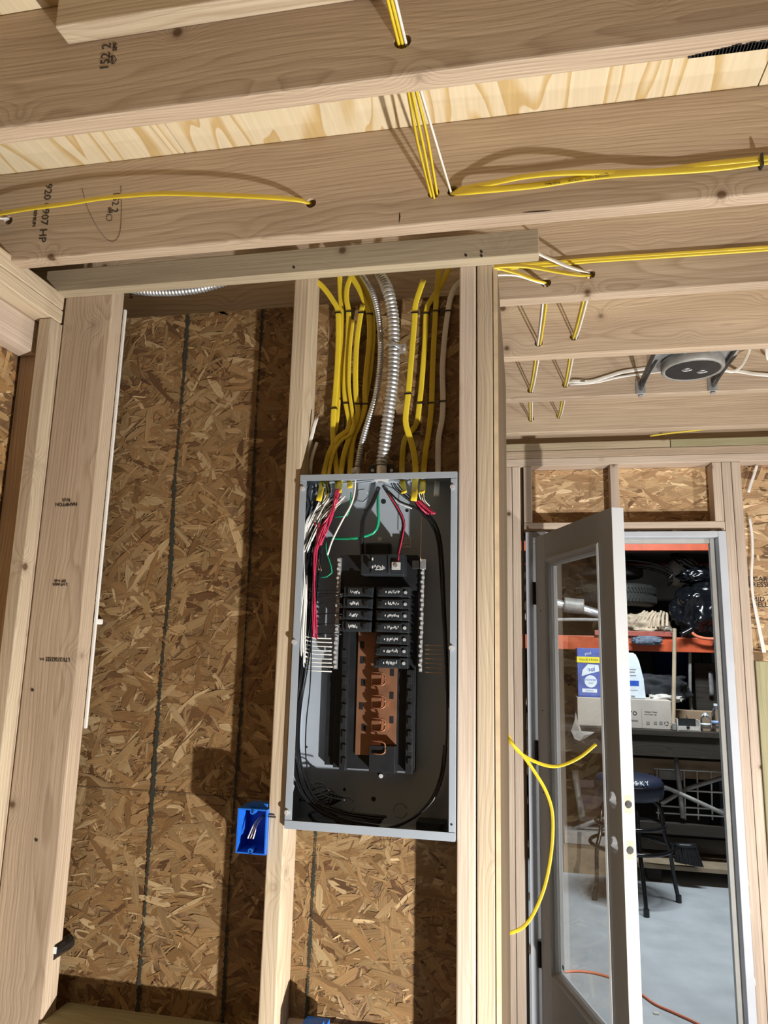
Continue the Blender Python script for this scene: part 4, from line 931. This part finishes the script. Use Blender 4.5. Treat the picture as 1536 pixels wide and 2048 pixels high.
sm = thing('cable_clip', 'small blue and white clip on the strand board beside the left stud', 'clip', p)
box('clip_body', (p.x-.007, .062, p.z-.007), (p.x+.009, .088, p.z+.007), 'white_jacket', sm, .003); cyl('clip_nail', (p.x+.002, .0615, p.z), .0045, .002, 'blue_box', sm)
p = at(131, 1895, Y=.05)
cp = thing('cable_clamp', 'black round fitting with a white label sticking out behind the left stud', 'fitting', p)
bm = bmesh.new(); disc(bm, (p.x-.014, .05, p.z), .017, .06, 'Y', 20); bm_obj('body', bm, 'black_gloss', cp); box('label', (p.x-.016, .0185, p.z-.002), (p.x-.002, .0199, p.z+.012), 'plastic_white', cp)

# ------------------------------------------------------------------ garage: rack, bench, stool and stores
def pb(name, x0, y0, x1, y1, Y, dep, mat, parent=None, bev=.003):
    a = at(x0, (y0+y1)/2, Y=Y); b = at(x1, (y0+y1)/2, Y=Y); c = at((x0+x1)/2, y0, Y=Y); d = at((x0+x1)/2, y1, Y=Y)
    return box(name, (a.x, Y, d.z), (b.x, Y+dep, c.z), mat, parent, bev)
YR = 4.35
zl0, zl1 = at(1350, 1304, Y=YR).z, at(1350, 1275, Y=YR).z
zu0, zu1 = at(1350, 1101, Y=YR).z, at(1350, 1080, Y=YR).z
RK = thing('pallet_rack', 'steel storage rack with orange beams beyond the doorway', 'rack', (1.4, YR+.5, 0))
bl = box('beam', (-.3, YR, zl0), (2.9, YR+.045, zl1), 'orange', RK, .004)
box('beam', (-.3, YR, zu0), (2.9, YR+.045, zu1), 'orange', RK, .004)
box('beam', (-.3, YR+1.0, zl0), (2.9, YR+1.045, zl1), 'orange', RK, .004); box('beam', (-.3, YR+1.0, zu0), (2.9, YR+1.045, zu1), 'orange', RK, .004)
box('shelf_deck', (-.25, YR+.046, zl0+.03), (2.85, YR+.999, zl1-.012), 'dark_wall', RK)
box('shelf_deck', (-.25, YR+.046, zu0+.01), (2.85, YR+.999, zu1-.012), 'dark_wall', RK)
for x in (-.38, 2.905):
    for y in (YR-.01, YR+.98): box('upright', (x, y, 0), (x+.075, y+.07, 3.0), 'post_green', RK, .003)
# green drilled post and galvanised post standing behind
p = at(1402, 1130, Y=5.55)
gp = thing('slotted_post', 'dark green steel post with a row of keyholes behind the black bag', 'post', (p.x, 5.55, 0))
box('post', (p.x-.035, 5.55, 0), (p.x+.035, 5.62, 2.95), 'post_green', gp)
for k in range(9): cyl('keyhole', (p.x, 5.549, p.z+.22-k*.055), .013, .003, 'white_print', gp, 'Y', 8)
p = at(1424, 1130, Y=5.6)
gq = thing('metal_locker', 'pale blue grey ribbed metal upright right of the green post', 'post', (p.x, 5.6, 0))
for k in range(3): box('rib', (p.x-.055+k*.05, 5.6, 0), (p.x-.015+k*.05, 5.66, 2.95), 'panel', gq, .008)
# tyres
def tyre(name, label, c, Ro, wd, tread=True, group=None):
    t = thing(name, label, 'tyre', (c[0], c[1], c[2]-wd/2), group)
    w2 = wd/2
    prof = [(Ro*.55, -w2*.72), (Ro*.62, -w2*.95), (Ro*.80, -w2*1.0), (Ro*.93, -w2*.90), (Ro*.985, -w2*.7), (Ro, -w2*.35), (Ro, w2*.35), (Ro*.985, w2*.7), (Ro*.93, w2*.9), (Ro*.80, w2), (Ro*.62, w2*.95), (Ro*.55, w2*.72), (Ro*.55, 0), (Ro*.55, -w2*.72)]
    bm = bmesh.new(); seg = 48; rings = [[bm.verts.new((r*math.cos(2*math.pi*j/seg)+c[0], r*math.sin(2*math.pi*j/seg)+c[1], z+c[2])) for j in range(seg)] for r, z in prof]
    for a, b in zip(rings, rings[1:]):
        for j in range(seg): bm.faces.new((a[j], a[(j+1) % seg], b[(j+1) % seg], b[j]))
    bm_obj('carcass', bm, 'rubber', t, True)
    if tread:
        bm = bmesh.new()
        for j in range(72):
            th = 2*math.pi*j/72
            for s in (-1, 1):
                q = bmesh.ops.create_cube(bm, size=1)['verts']
                Mx = Matrix.Translation((c[0], c[1], c[2]+s*w2*.40)) @ Matrix.Rotation(th, 4, 'Z') @ Matrix.Translation((Ro+.001, 0, 0)) @ Matrix.Rotation(s*.45, 4, 'X') @ Matrix.Diagonal((.014, Ro*.055, w2*.52, 1))
                bmesh.ops.transform(bm, matrix=Mx, verts=q)
        o = bm_obj('tread', bm, 'rubber', t); o['kind'] = 'stuff'
    return t
yt = 4.86
zb_ = zl1+.165
p = at(1262, 1190, Y=yt-.31)
tyre('tyre', 'treaded tyre lying flat on the pale sack on the orange rack', (p.x-.09, yt, at(1300, 1188, Y=yt-.31).z), .33, .19)
tyre('tyre', 'upper smooth black tyre lying on the treaded one', (p.x-.16, yt+.02, at(1300, 1143, Y=yt-.31).z+.02), .31, .10, False)
for k, (y0, lab) in enumerate(((1122, 'upper black hoop leaning over the tyres on the rack'), (1134, 'lower black hoop leaning over the tyres on the rack'))):
    pts = [at(x, y, Y=4.6+.1*k) for x, y in ((1200, y0+2), (1240, y0-1), (1275, y0), (1310, y0+6), (1338, y0+18), (1344, y0+28), (1336, y0+36))]
    tt = thing('rubber_hoop', lab, 'hoop', pts[0]); tube('hoop', pts, .05, .022, 'black_gloss', tt, seg=10, nrm=(0, 0, 1))
wb = blob('white_bucket', at(1366, 1146, Y=5.02), (.13, .13, .13), 'white_coat', None, .04, 3, 2); tag(wb, 'pale grey rounded helmet shape behind the black bag', 'helmet')
gb_ = thing('garbage_bag', 'shiny black garbage bag with a knotted top on the orange rack', 'bag', (at(1410, 1270, Y=4.55).x, 4.6, zl1))
bc = at(1418, 1222, Y=4.62); bc.z = zl1+.2125; blob('bag_body', (bc.x, bc.y, bc.z), (.27, .22, .215), 'bag', gb_, .20, 4, 2.9, 6, .98)
kc = at(1400, 1153, Y=4.6); blob('bag_knot', (kc.x, kc.y, kc.z), (.13, .09, .05), 'bag', gb_, .5, 9, 4.5, 4)
kc = at(1375, 1128, Y=4.6); o = blob('bag_tail', (0, 0, 0), (.12, .04, .03), 'bag', None, .4, 5, 4, 4); o.matrix_basis = Matrix.Translation(kc) @ Matrix.Rotation(.6, 4, 'Y'); put(o, gb_)
kc = at(1432, 1143, Y=4.6); o = blob('bag_tail', (0, 0, 0), (.13, .04, .03), 'bag', None, .4, 6, 4, 4); o.matrix_basis = Matrix.Translation(kc) @ Matrix.Rotation(-.25, 4, 'Y'); put(o, gb_)
sk = thing('folded_sack', 'pale beige gathered sack under the tyres on the rack', 'sack', (at(1300, 1262, Y=4.55).x, 4.7, zl1))
sc_ = at(1290, 1238, Y=4.56); sc_.z = zl1+.094; blob('sack_body', (sc_.x, 4.75, sc_.z), (.20, .22, .095), 'sack', sk, .22, 12, 3.2, 5, .97)
for k in range(9): tube('fold', [at(1262+k*9, 1258-k*.6, Y=4.56-.01*k), at(1270+k*8, 1240-k, Y=4.525), at(1290+k*5.5, 1222+(k % 3)*2, Y=4.6)], .022, .012, 'sack', sk, seg=8)
zz = at(1300, 1268, Y=YR-.03)
rb = thing('red_bar', 'dull red metal bar lying on the front of the orange beam', 'bar', (zz.x, YR, zl1)); pb('bar', 1190, 1262, 1346, 1272, YR-.02, .02, 'rust_red', rb)
tube('hook', [at(x, y, Y=YR-.03) for x, y in ((1328, 1262), (1333, 1255), (1340, 1258), (1344, 1268))], .006, None, 'galv', rb, seg=6)
gc = at(1294, 1281, Y=YR-.05); g = blob('work_glove', gc, (.10, .035, .030), 'grey_cloth', None, .35, 7, 3.5); tag(g, 'dirty grey blue cloth glove draped over the orange beam', 'glove')
hs = thing('hose', 'short orange hose with black ends hanging over the beam', 'hose', at(1400, 1270, Y=YR-.06))
tube('hose_tube', [at(x, y, Y=YR-.06) for x, y in ((1383, 1264), (1392, 1272), (1410, 1277), (1432, 1278))], .024, None, 'hose', hs, seg=10)
tube('grip', [at(x, y, Y=YR-.06) for x, y in ((1362, 1270), (1374, 1264), (1386, 1257))], .045, None, 'black_gloss', hs, seg=10); tube('end_fitting', [at(x, y, Y=YR-.06) for x, y in ((1430, 1262), (1434, 1278), (1431, 1295))], .05, None, 'black_gloss', hs, seg=10)
fr = thing('muffler', 'pale metal muffler with a pipe lying on the rack behind the glass', 'muffler', at(1150, 1240, Y=4.55))
tube('pipe', [at(x, y, Y=4.55) for x, y in ((1085, 1200), (1110, 1206), (1135, 1212), (1165, 1218), (1196, 1228), (1230, 1240))], .075, None, 'galv', fr, seg=12, prof=None)
tube('can', [at(x, y, Y=4.54) for x, y in ((1128, 1209), (1148, 1212), (1168, 1213))], .125, None, 'leg_grey', fr, seg=16)
tube('shelf_edge', [at(1080, 1240, Y=4.5), at(1150, 1239, Y=4.5), at(1200, 1240, Y=4.5)], .03, .02, 'leg_grey', fr, seg=8)
# bench
YB = 3.92
zbt = at(1350, 1472, Y=YB).z; zb0 = at(1350, 1515, Y=YB).z
BN = thing('workbench', 'dark grimy workbench on crossed grey folding legs', 'bench', (1.5, YB+.35, 0))
board('bench_top', (-.2, YB-.02, zbt-.002), (2.7, YB+1.0, zbt+.036), 'bench_wood', BN, 'X')
board('apron', (-.2, YB, zb0), (2.7, YB+.03, zbt-.0025), 'bench_wood', BN, 'X')
ZT_B = zbt+.036
def rod(name, x0, y0, x1, y1, Y, wd, mat, parent, Y2=None, th=None): return tube(name, [at(x0, y0, Y=Y), at(x1, y1, Y=Y2 or Y)], wd, th or wd, mat, parent, seg=8, n=4)
rod('leg', 1352, 1515, 1366, 1636, YB+.12, .034, 'leg_grey', BN)
rod('cross_brace', 1230, 1530, 1358, 1586, YB+.10, .03, 'leg_grey', BN); rod('cross_brace', 1358, 1586, 1462, 1634, YB+.10, .03, 'leg_grey', BN)
rod('cross_brace', 1322, 1608, 1372, 1578, YB+.14, .03, 'leg_grey', BN); rod('cross_brace', 1372, 1578, 1456, 1552, YB+.14, .03, 'leg_grey', BN)
rod('cross_brace', 1145, 1660, 1250, 1620, YB+.12, .03, 'leg_grey', BN); rod('leg', 1150, 1540, 1166, 1640, YB+.15, .05, 'leg_grey', BN)
# under the bench: shelves, crates
us = thing('lower_shelf', 'low timber shelf of old planks under the workbench', 'shelf', (1.5, YB+.3, 0))
zs = at(1380, 1650, Y=YB+.1).z
z2_ = at(1380, 1745, Y=YB-.02).z
board('plank', (1.29, YB+.11, at(1380, 1672, Y=YB+.11).z), (2.7, YB+.16, zs), 'bench_wood', us, 'X')
board('plank', (1.29, YB-.0, max(.04, z2_)), (2.7, YB+.60, max(.04, z2_)+.03), 'stick', us, 'X')
board('plank', (1.29, YB+.25, at(1380, 1705, Y=YB+.25).z), (2.7, YB+.29, at(1380, 1676, Y=YB+.25).z), 'bench_wood', us, 'X')
for x in (1.36, 2.4): box('skid', (x, YB+.05, 0), (x+.09, YB+.55, max(.04, z2_)-.001), 'bench_wood', us)
cr = thing('brown_carton', 'long brown cardboard carton stored under the bench top', 'box', (1.4, YB+.3, zs)); pb('carton', 1225, 1519, 1470, 1556, YB+.22, .3, 'brown_card', cr)
p = at(1300, 1553, Y=YB+.219); text('print', 'OK', .06, (p.x+.02, YB+.2192, p.z), XZ, 'ink', cr)
wg = thing('wire_grid', 'white coated wire grid leaning under the workbench', 'grid', at(1380, 1640, Y=YB+.2))
for y0, y1 in ((1537, 1545), (1578, 1586), (1611, 1620), (1625, 1634)): rod('cross_wire', 1312 if y0 > 1540 else 1308, y0, 1462, y1, YB+.18, .012, 'white_coat', wg)
for x in (1314, 1368, 1394, 1422, 1450): rod('upright_wire', x, 1540, x+3, 1640, YB+.19, .011, 'white_coat', wg)
db = thing('grey_board', 'grey weathered board end behind the wire grid', 'board', at(1340, 1550, Y=4.3)); pb('board_end', 1318, 1541, 1366, 1560, YB+.215-.01, .02, 'leg_grey', db)
oc = thing('wooden_crate', 'weathered wooden crate behind the door glass under the bench', 'crate', (at(1150, 1760, Y=4.0).x, 4.0, 0))
pb('crate_front', 1128, 1690, 1226, 1757, 4.0, .3, 'stick', oc); pb('crate_lid', 1130, 1664, 1226, 1690, 3.99, .25, 'leg_grey', oc)
oc2 = thing('purple_grey_bin', 'dull purple grey bin behind the glass beneath the bench', 'bin', at(1190, 1655, Y=4.3)); pb('bin_body', 1160, 1560, 1215, 1655, 4.25, .25, plain('dull_purple', (.10, .07, .085), .7), oc2)
# objects on the bench
def onbench(x, y, Y): p = at(x, y, Y=Y); return p
cb = thing('cardboard_carton', 'white printed cardboard carton lying on the bench', 'box', (at(1250, 1459, Y=YB+.03).x, YB+.15, ZT_B))
YCB = YB+.04; a = at(1156, 1430, Y=YCB); b = at(1343, 1430, Y=YCB); zc1 = at(1250, 1400, Y=YCB).z
zc1 = ZT_B + (at(1300, 1403, Y=YCB).z - at(1300, 1461, Y=YCB).z)
co = box('carton', (a.x, YCB, ZT_B+.0005), (b.x, YCB+.30, zc1), 'cardboard', cb, .003)
fy = YCB-.0008
def pt_(s, x, y, sz, mat='ink', par=None, sx=1): p = at(x, y, Y=fy); return text('print', s, sz, (p.x, fy, p.z), XZ, mat, par or cb, 0, sx)
pt_('ro', 1266, 1425, .062); pt_('Select', 1269, 1441, .02); pt_('Instant Heat', 1302, 1424, .017); pt_('Hot Water Tap', 1301, 1429, .013)
for k, x in enumerate((1296, 1311, 1322)): p = at(x, 1446, Y=fy); box('print', (p.x-.011, fy-.0004, p.z-.011), (p.x+.011, fy, p.z+.011), 'leg_grey', cb)
p = at(1333, 1447, Y=fy)
for k in range(3):
    t0 = k*2.094; tube('print', [(p.x+.013*math.cos(t0+s), fy-.0004, p.z+.013*math.sin(t0+s)) for s in (0, .5, 1.0, 1.5)], .006, .0008, 'ink', cb, seg=4, n=6)
p0 = at(1283, 1417, Y=fy); p1 = at(1283, 1456, Y=fy); box('print', (p0.x-.001, fy-.0003, p1.z), (p0.x+.001, fy, p0.z), 'leg_grey', cb)
# disinfectant wipes carton
YW = YB+.10; zw0 = zc1+.0005; a = at(1156, 1350, Y=YW); hh = at(1180, 1300, Y=YW).z - at(1180, 1398, Y=YW).z
wx1 = a.x+.20
wc = thing('wipes_carton', 'blue and yellow cleaning wipes multipack standing on the white carton', 'box', (a.x+.11, YW+.08, zw0))
box('carton', (a.x, YW, zw0), (wx1, YW+.16, zw0+hh), 'pack_blue', wc, .002)
box('yellow_band', (a.x-.003, YW-.003, zw0+hh*.70), (wx1+.003, YW+.163, zw0+hh*.82), 'pack_yellow', wc)
wy = YW-.0012
def wt(s, x, z, sz, mat, sx=1): return text('print', s, sz, (a.x+x, wy, zw0+hh*z), XZ, mat, wc, 0.0, sx)
text('print', 'VALUE 4 PACK', .021, (a.x+.082, YW-.0036, zw0+hh*.76), XZ, 'ink', wc)
bm = bmesh.new(); vs = [bm.verts.new((a.x+x, wy+.0006, zw0+hh*z)) for x, z in ((.028, .42), (.036, .55), (.075, .67), (.150, .66), (.155, .53), (.09, .48))]; bm.faces.new(vs); bm_obj('logo_flash', bm, 'plastic_white', wc)
text('print', 'Lysol', .044, (a.x+.080, wy, zw0+hh*.565), ((1, 0, .18), (0, 0, 1)), 'blue_print', wc)
bm = bmesh.new(); disc(bm, (a.x+.092, wy+.0006, zw0+hh*.32), .044, .0006, 'Y', 24); bm_obj('logo_disc', bm, 'plastic_white', wc)
wt('POWER', .092, .345, .022, 'blue_print'); wt('WIPES', .092, .28, .013, 'blue_print')
bm = bmesh.new(); add_box(bm, (a.x+.03, wy, zw0+hh*.095), (a.x+.135, wy+.0006, zw0+hh*.17)); bm_obj('print_panel', bm, 'plastic_white', wc); text('print', 'LEMON', .017, (a.x+.08, wy-.0003, zw0+hh*.13), XZ, 'blue_print', wc)
text('print', 'Lysol', .03, (a.x+.07, wy, zw0+hh*.89), ((1, 0, .18), (0, 0, 1)), 'plastic_white', wc)
# white film pack
YQ = YB+.08
wp = thing('towel_pack', 'white plastic wrapped paper pack with blue panels on the carton', 'package', (at(1275, 1400, Y=YQ).x, YQ+.1, zc1))
aL = at(1222, 1350, Y=YQ); aR = at(1292, 1390, Y=YQ); hq = at(1270, 1312, Y=YQ).z - at(1270, 1404, Y=YQ).z
bm = bmesh.new()
prof = [(0, 0), (.05, .0), (aR.x-aL.x, 0), (aR.x-aL.x-.012, hq*.45), (aR.x-aL.x-.04, hq*.85), (aR.x-aL.x-.065, hq), (0, hq)]
f1 = [bm.verts.new((aL.x+x, YQ, zc1+.0006+z)) for x, z in prof]; f2 = [bm.verts.new((aL.x+x, YQ+.2, zc1+.0006+z)) for x, z in prof]
bm.faces.new(f1); bm.faces.new(list(reversed(f2)))
for i in range(len(prof)): j = (i+1) % len(prof); bm.faces.new((f1[j], f1[i], f2[i], f2[j]))
bmesh.ops.bevel(bm, geom=list(bm.edges), offset=.008, segments=2, affect='EDGES'); bm_obj('pack', bm, 'plastic_white', wp)
for x0, y0, x1, y1, mt in ((1258, 1361, 1278, 1372, 'blue_print'), (1259, 1338, 1272, 1340, 'leg_grey'), (1259, 1343, 1270, 1345, 'leg_grey'), (1260, 1350, 1272, 1352, 'leg_grey'), (1260, 1380, 1276, 1381, 'leg_grey'), (1262, 1391, 1270, 1395, 'leg_grey')):
    p = at(x0, y0, Y=YQ); q = at(x1, y1, Y=YQ); box('print', (p.x, YQ-.0012, q.z), (q.x, YQ-.0002, p.z), mt, wp)
pg = thing('paper_bag', 'crumpled grey paper bag hanging over the bench edge behind the glass', 'bag', at(1160, 1470, Y=YB-.05))
bm = bmesh.new(); gp_ = [[at(x, y, Y=Y) for x, y, Y in row] for row in (((1143, 1462, YB-.03), (1150, 1440, YB-.02), (1152, 1424, YB+.0)), ((1150, 1478, YB-.08), (1160, 1462, YB-.06), (1157, 1444, YB-.03)), ((1160, 1482, YB-.09), (1170, 1470, YB-.08), (1164, 1462, YB-.05)), ((1175, 1475, YB-.06), (1185, 1468, YB-.05), (1190, 1464, YB-.03)))]
vv = [[bm.verts.new(p) for p in r] for r in gp_]
for r1, r2 in zip(vv, vv[1:]):
    for j in range(2): bm.faces.new((r1[j], r1[j+1], r2[j+1], r2[j]))
bmesh.ops.solidify(bm, geom=list(bm.faces), thickness=.006); bm_obj('bag_sheet', bm, 'paper', pg)
tp = blob('black_tarp', at(1318, 1378, Y=YB+.48), (.19, .11, .10), 'dark_cloth', None, .35, 15, 2.2, 5, .9); tag(tp, 'charcoal cloth bundle heaped behind the white pack on the bench', 'cloth')
rg = blob('pale_rag', at(1330, 1397, Y=YB+.24), (.10, .06, .025), 'paper', None, .4, 17, 3); tag(rg, 'small pale rag tucked at the foot of the charcoal bundle', 'rag')
bb = thing('blue_bin', 'tall dark blue plastic bin in shadow on the bench', 'bin', (at(1350, 1420, Y=YB+.8).x, YB+.82, ZT_B)); o = lathe('bin_body', (at(1348, 1420, Y=YB+.80).x, YB+.82, ZT_B), [(.0, 0), (.125, 0), (.15, .53), (.158, .53), (.158, .545), (.145, .545), (.12, .02), (.0, .02)], 'bin_blue', bb, 28)
st_ = thing('broomstick', 'worn wooden tool handle standing upright in front of the orange beam', 'broomstick', (at(1347, 1470, Y=YB+.02).x, YB+.02, ZT_B))
tube('shaft', [at(1349, 1258, Y=YR-.09), at(1348, 1360, Y=(YR+YB)/2-.03), Vector((at(1347, 1470, Y=YB+.02).x, YB+.02, ZT_B+.02))], .030, .026, 'stick', st_, seg=10)
p = Vector((at(1350, 1470, Y=YB+.02).x, YB+.015, ZT_B)); box('foot', (p.x-.018, p.y-.012, ZT_B+.0005), (p.x+.010, p.y+.012, ZT_B+.05), 'leg_grey', st_, .004)
cf = thing('tubular_stand', 'bent grey tubular frame standing behind the handle', 'stand', at(1380, 1440, Y=YB+.5)); tube('tube_frame', [at(x, y, Y=YB+.52) for x, y in ((1380, 1300), (1380, 1360), (1381, 1410), (1385, 1422), (1398, 1427), (1440, 1428))], .026, None, 'leg_grey', cf, seg=8)
dc = thing('dark_cabinet', 'black cabinet with a steel pull handle at the back of the bench', 'cabinet', (at(1425, 1420, Y=YB+.6).x, YB+.65, ZT_B))
ca = at(1390, 1360, Y=YB+.62); box('case', (ca.x, YB+.62, ZT_B+.0005), (ca.x+.42, YB+.745, ZT_B+.46), 'bench_wood', dc, .004)
p = at(1421, 1365, Y=YB+.60); q0 = at(1421, 1343, Y=YB+.60).z; q1 = at(1421, 1391, Y=YB+.60).z
tube('pull_handle', [(p.x, YB+.62, q0), (p.x, YB+.585, q0-.01), (p.x, YB+.58, (q0+q1)/2), (p.x, YB+.585, q1+.01), (p.x, YB+.62, q1)], .038, .012, 'galv', dc, nrm=(0, -1, 0))
kb = thing('brown_box', 'low brown cardboard box at the back of the bench behind the bottles', 'box', (at(1400, 1450, Y=YB+.3).x, YB+.35, ZT_B)); aa = at(1352, 1440, Y=YB+.3); ab = at(1440, 1440, Y=YB+.3); box('carton', (aa.x, YB+.3, ZT_B+.0005), (ab.x, YB+.40, ZT_B+.115), 'brown_card', kb, .002)
for x in (1358, 1374): p = at(x, 1438, Y=YB+.299); text('print', 'Y', .04, (p.x, YB+.2992, ZT_B+.07), XZ, 'ink', kb, math.pi)
ob = thing('open_carton', 'small open white carton lying on its side near the handle', 'box', (at(1376, 1462, Y=YB).x, YB+.05, ZT_B))
oa = at(1354, 1450, Y=YB+.01).x; o2 = at(1400, 1450, Y=YB+.01).x
box('base', (oa, YB+.0, ZT_B+.0005), (o2, YB+.12, ZT_B+.006), 'paper', ob); box('back', (oa, YB+.113, ZT_B+.0065), (o2, YB+.12, ZT_B+.075), 'black', ob)
box('side', (oa, YB, ZT_B+.0065), (oa+.006, YB+.1125, ZT_B+.08), 'paper', ob); box('side', (o2-.006, YB, ZT_B+.0065), (o2, YB+.1125, ZT_B+.075), 'paper', ob)
box('flap', (oa+.007, YB-.002, ZT_B+.0065), (o2-.007, YB+.003, ZT_B+.034), 'paper', ob); box('latch', (oa+.06, YB-.006, ZT_B+.02), (oa+.08, YB-.0025, ZT_B+.034), 'black', ob)
def bottle(label, x, Y, hgt, r, cap=True):
    c = at(x, 1460, Y=Y); t = thing('water_bottle', label, 'bottle', (c.x, Y, ZT_B))
    s = hgt/.2
    lathe('body', (c.x, Y, ZT_B+.0006), [(.0, 0), (r*.9, 0), (r, .006*s), (r, .04*s), (r*.93, .045*s), (r, .05*s), (r, .115*s), (r*.9, .14*s), (r*.5, .172*s), (r*.36, .18*s), (r*.36, .19*s), (.0, .19*s)], 'bottle', t, 20)
    lathe('label', (c.x, Y, ZT_B+.055*s), [(r*1.01, 0), (r*1.02, 0), (r*1.02, .026*s), (r*1.01, .026*s)], M['label_blue'] if cap else 'plastic_white', t, 20)
    if cap: cyl('cap', (c.x, Y, ZT_B+.197*s), r*.42, .014, 'plastic_white', t, 'Z', 14)
    return t
bottle('clear plastic water bottle with a white cap at the right of the bench', 1434, YB+.06, .185, .032)
bottle('shorter clear bottle with no cap beside the capped water bottle', 1412, YB+.09, .13, .034, False)
# stool
SXc = Vector((1.205, 3.58)); HS = at(1300, 1553, Y=3.42).z
ST = thing('bar_stool', 'round navy vinyl shop stool with black tubular legs and foot rings', 'stool', (SXc.x, SXc.y, 0))
zt_ = at(1300, 1560, Y=3.4).z+.02; zs0 = at(1327, 1600, Y=3.55).z
ser = (at(1327, 1575, Y=3.58).x - SXc.x)
seat = lathe('seat', (SXc.x, SXc.y, zs0), [(.0, 0), (ser*.85, 0), (ser*.97, .012), (ser, .04), (ser, .09), (ser*.985, .105), (ser*.93, .125), (ser*.8, .135), (0, .142)], 'navy_vinyl', ST, 40)
lathe('piping', (SXc.x, SXc.y, zs0+.092), [(ser, -.004), (ser+.005, 0), (ser, .004), (ser-.004, 0), (ser, -.004)], 'black_gloss', seat, 40)
for k, ch in enumerate('HUSKY'):
    th = -math.pi/2-.25+k*.17; c = (SXc.x+math.cos(th)*(ser*.972), SXc.y+math.sin(th)*(ser*.972), zs0+.122)
    text('print', ch, .04, c, ((-math.sin(th), math.cos(th), 0), (-math.cos(th)*.55, -math.sin(th)*.55, .8)), 'plastic_white', seat)
feet = [(1.238, 3.262), (1.478, 3.57), (0.965, 3.48), (1.19, 3.86)]
for (x, y) in feet:
    d = (Vector((x, y))-SXc); u = d.normalized(); rr_ = d.length
    def rp(r, z): return (SXc.x+u.x*r, SXc.y+u.y*r, z)
    lg = tube('leg', [rp(ser*.45, zs0-.01), rp(ser*.72, zs0-.02), rp(ser*.90, zs0-.07), rp(ser*.96, zs0-.2), rp(ser*1.02, .36), rp(ser*1.10, .29), rp(rr_*.94, .12), rp(rr_, .03)], .026, None, 'black_gloss', ST, seg=12, n=40)
    cyl('foot_cap', rp(rr_+.002, .022), .0175, .044, 'black', lg, 'Z', 14)
for r, z in ((ser*.98, at(1327, 1655, Y=3.5).z), (ser*1.16, at(1340, 1705, Y=3.45).z)):
    tube('foot_ring', [(SXc.x+r*math.cos(t), SXc.y+r*math.sin(t), z) for t in np.linspace(0, 6.2832, 49)], .024, None, 'black_gloss', ST, seg=10, n=97)
# broom head
bh = thing('broom', 'black bristle broom head leaning against the low shelf', 'broom', at(1370, 1725, Y=3.86))
b0 = at(1350, 1690, Y=3.88); b1 = at(1392, 1692, Y=3.88)
tube('broom_block', [b0, b1], .03, .05, 'black', bh, seg=8, n=4); bm = bmesh.new(); R = random.Random(8)
for k in range(320):
    s = R.random(); q = b0.lerp(b1, s)+Vector((0, R.uniform(-.015, .015), 0)); tube_bm(bm, [q, q+Vector((R.uniform(-.01, .02)+.02*s, R.uniform(-.02, .0), -.105-.02*s))], .006, seg=4, n=3)
tag(bm_obj('bristles', bm, 'black', bh), kind='stuff')
tube('handle', [at(1350, 1690, Y=3.88), at(1320, 1684, Y=3.88), at(1292, 1678, Y=3.885)], .024, None, 'black_gloss', bh, seg=8)
# orange cord on the concrete
cdp = [at(x, y, Z=.006) for x, y in ((1120, 1944), (1160, 1942), (1200, 1948), (1240, 1962), (1278, 1985), (1310, 2008), (1350, 2026), (1400, 2050), (1450, 2085))]
cd = tube('extension_cord', cdp, .010, None, 'hose', None, seg=8, nrm=(0, 0, 1)); tag(cd, 'orange extension cord snaking across the concrete floor past the door', 'cord')
dbp = at(1312, 2026, Z=.004); o = box('floor_scrap', dbp-Vector((.012, .008, .0035)), dbp+Vector((.012, .008, .003)), 'paper', None, .002); tag(o, 'tiny pale scrap lying on the concrete near the orange cord', 'scrap')

# ------------------------------------------------------------------ groups of alike things
for o in list(C.objects):
    if o.parent or 'label' not in o: continue
    n = o.name.split('.')[0]
    if n in ('yellow_cable', 'white_cable'):
        y = o.location.y
        o['group'] = 'cables of the far wall' if y > 1.5 else 'loose cable ends by the door' if 'loose' in o['label'] else \
            'cables dropping into the panel' if ('panel' in o['label'] or 'strand' in o['label'] or 'conduit' in o['label'] or 'right stud' in o['label'] or 'second from the left' in o['label']) else 'cables threaded through the ceiling joists'
    elif n == 'flexible_conduit': o['group'] = 'ribbed metal conduits'
    elif n == 'outlet_box': o['group'] = 'blue outlet boxes'
    elif n == 'tyre': o['group'] = 'tyres on the rack'
    elif n == 'rubber_hoop': o['group'] = 'black hoops on the rack'
    elif n == 'water_bottle': o['group'] = 'bottles on the bench'
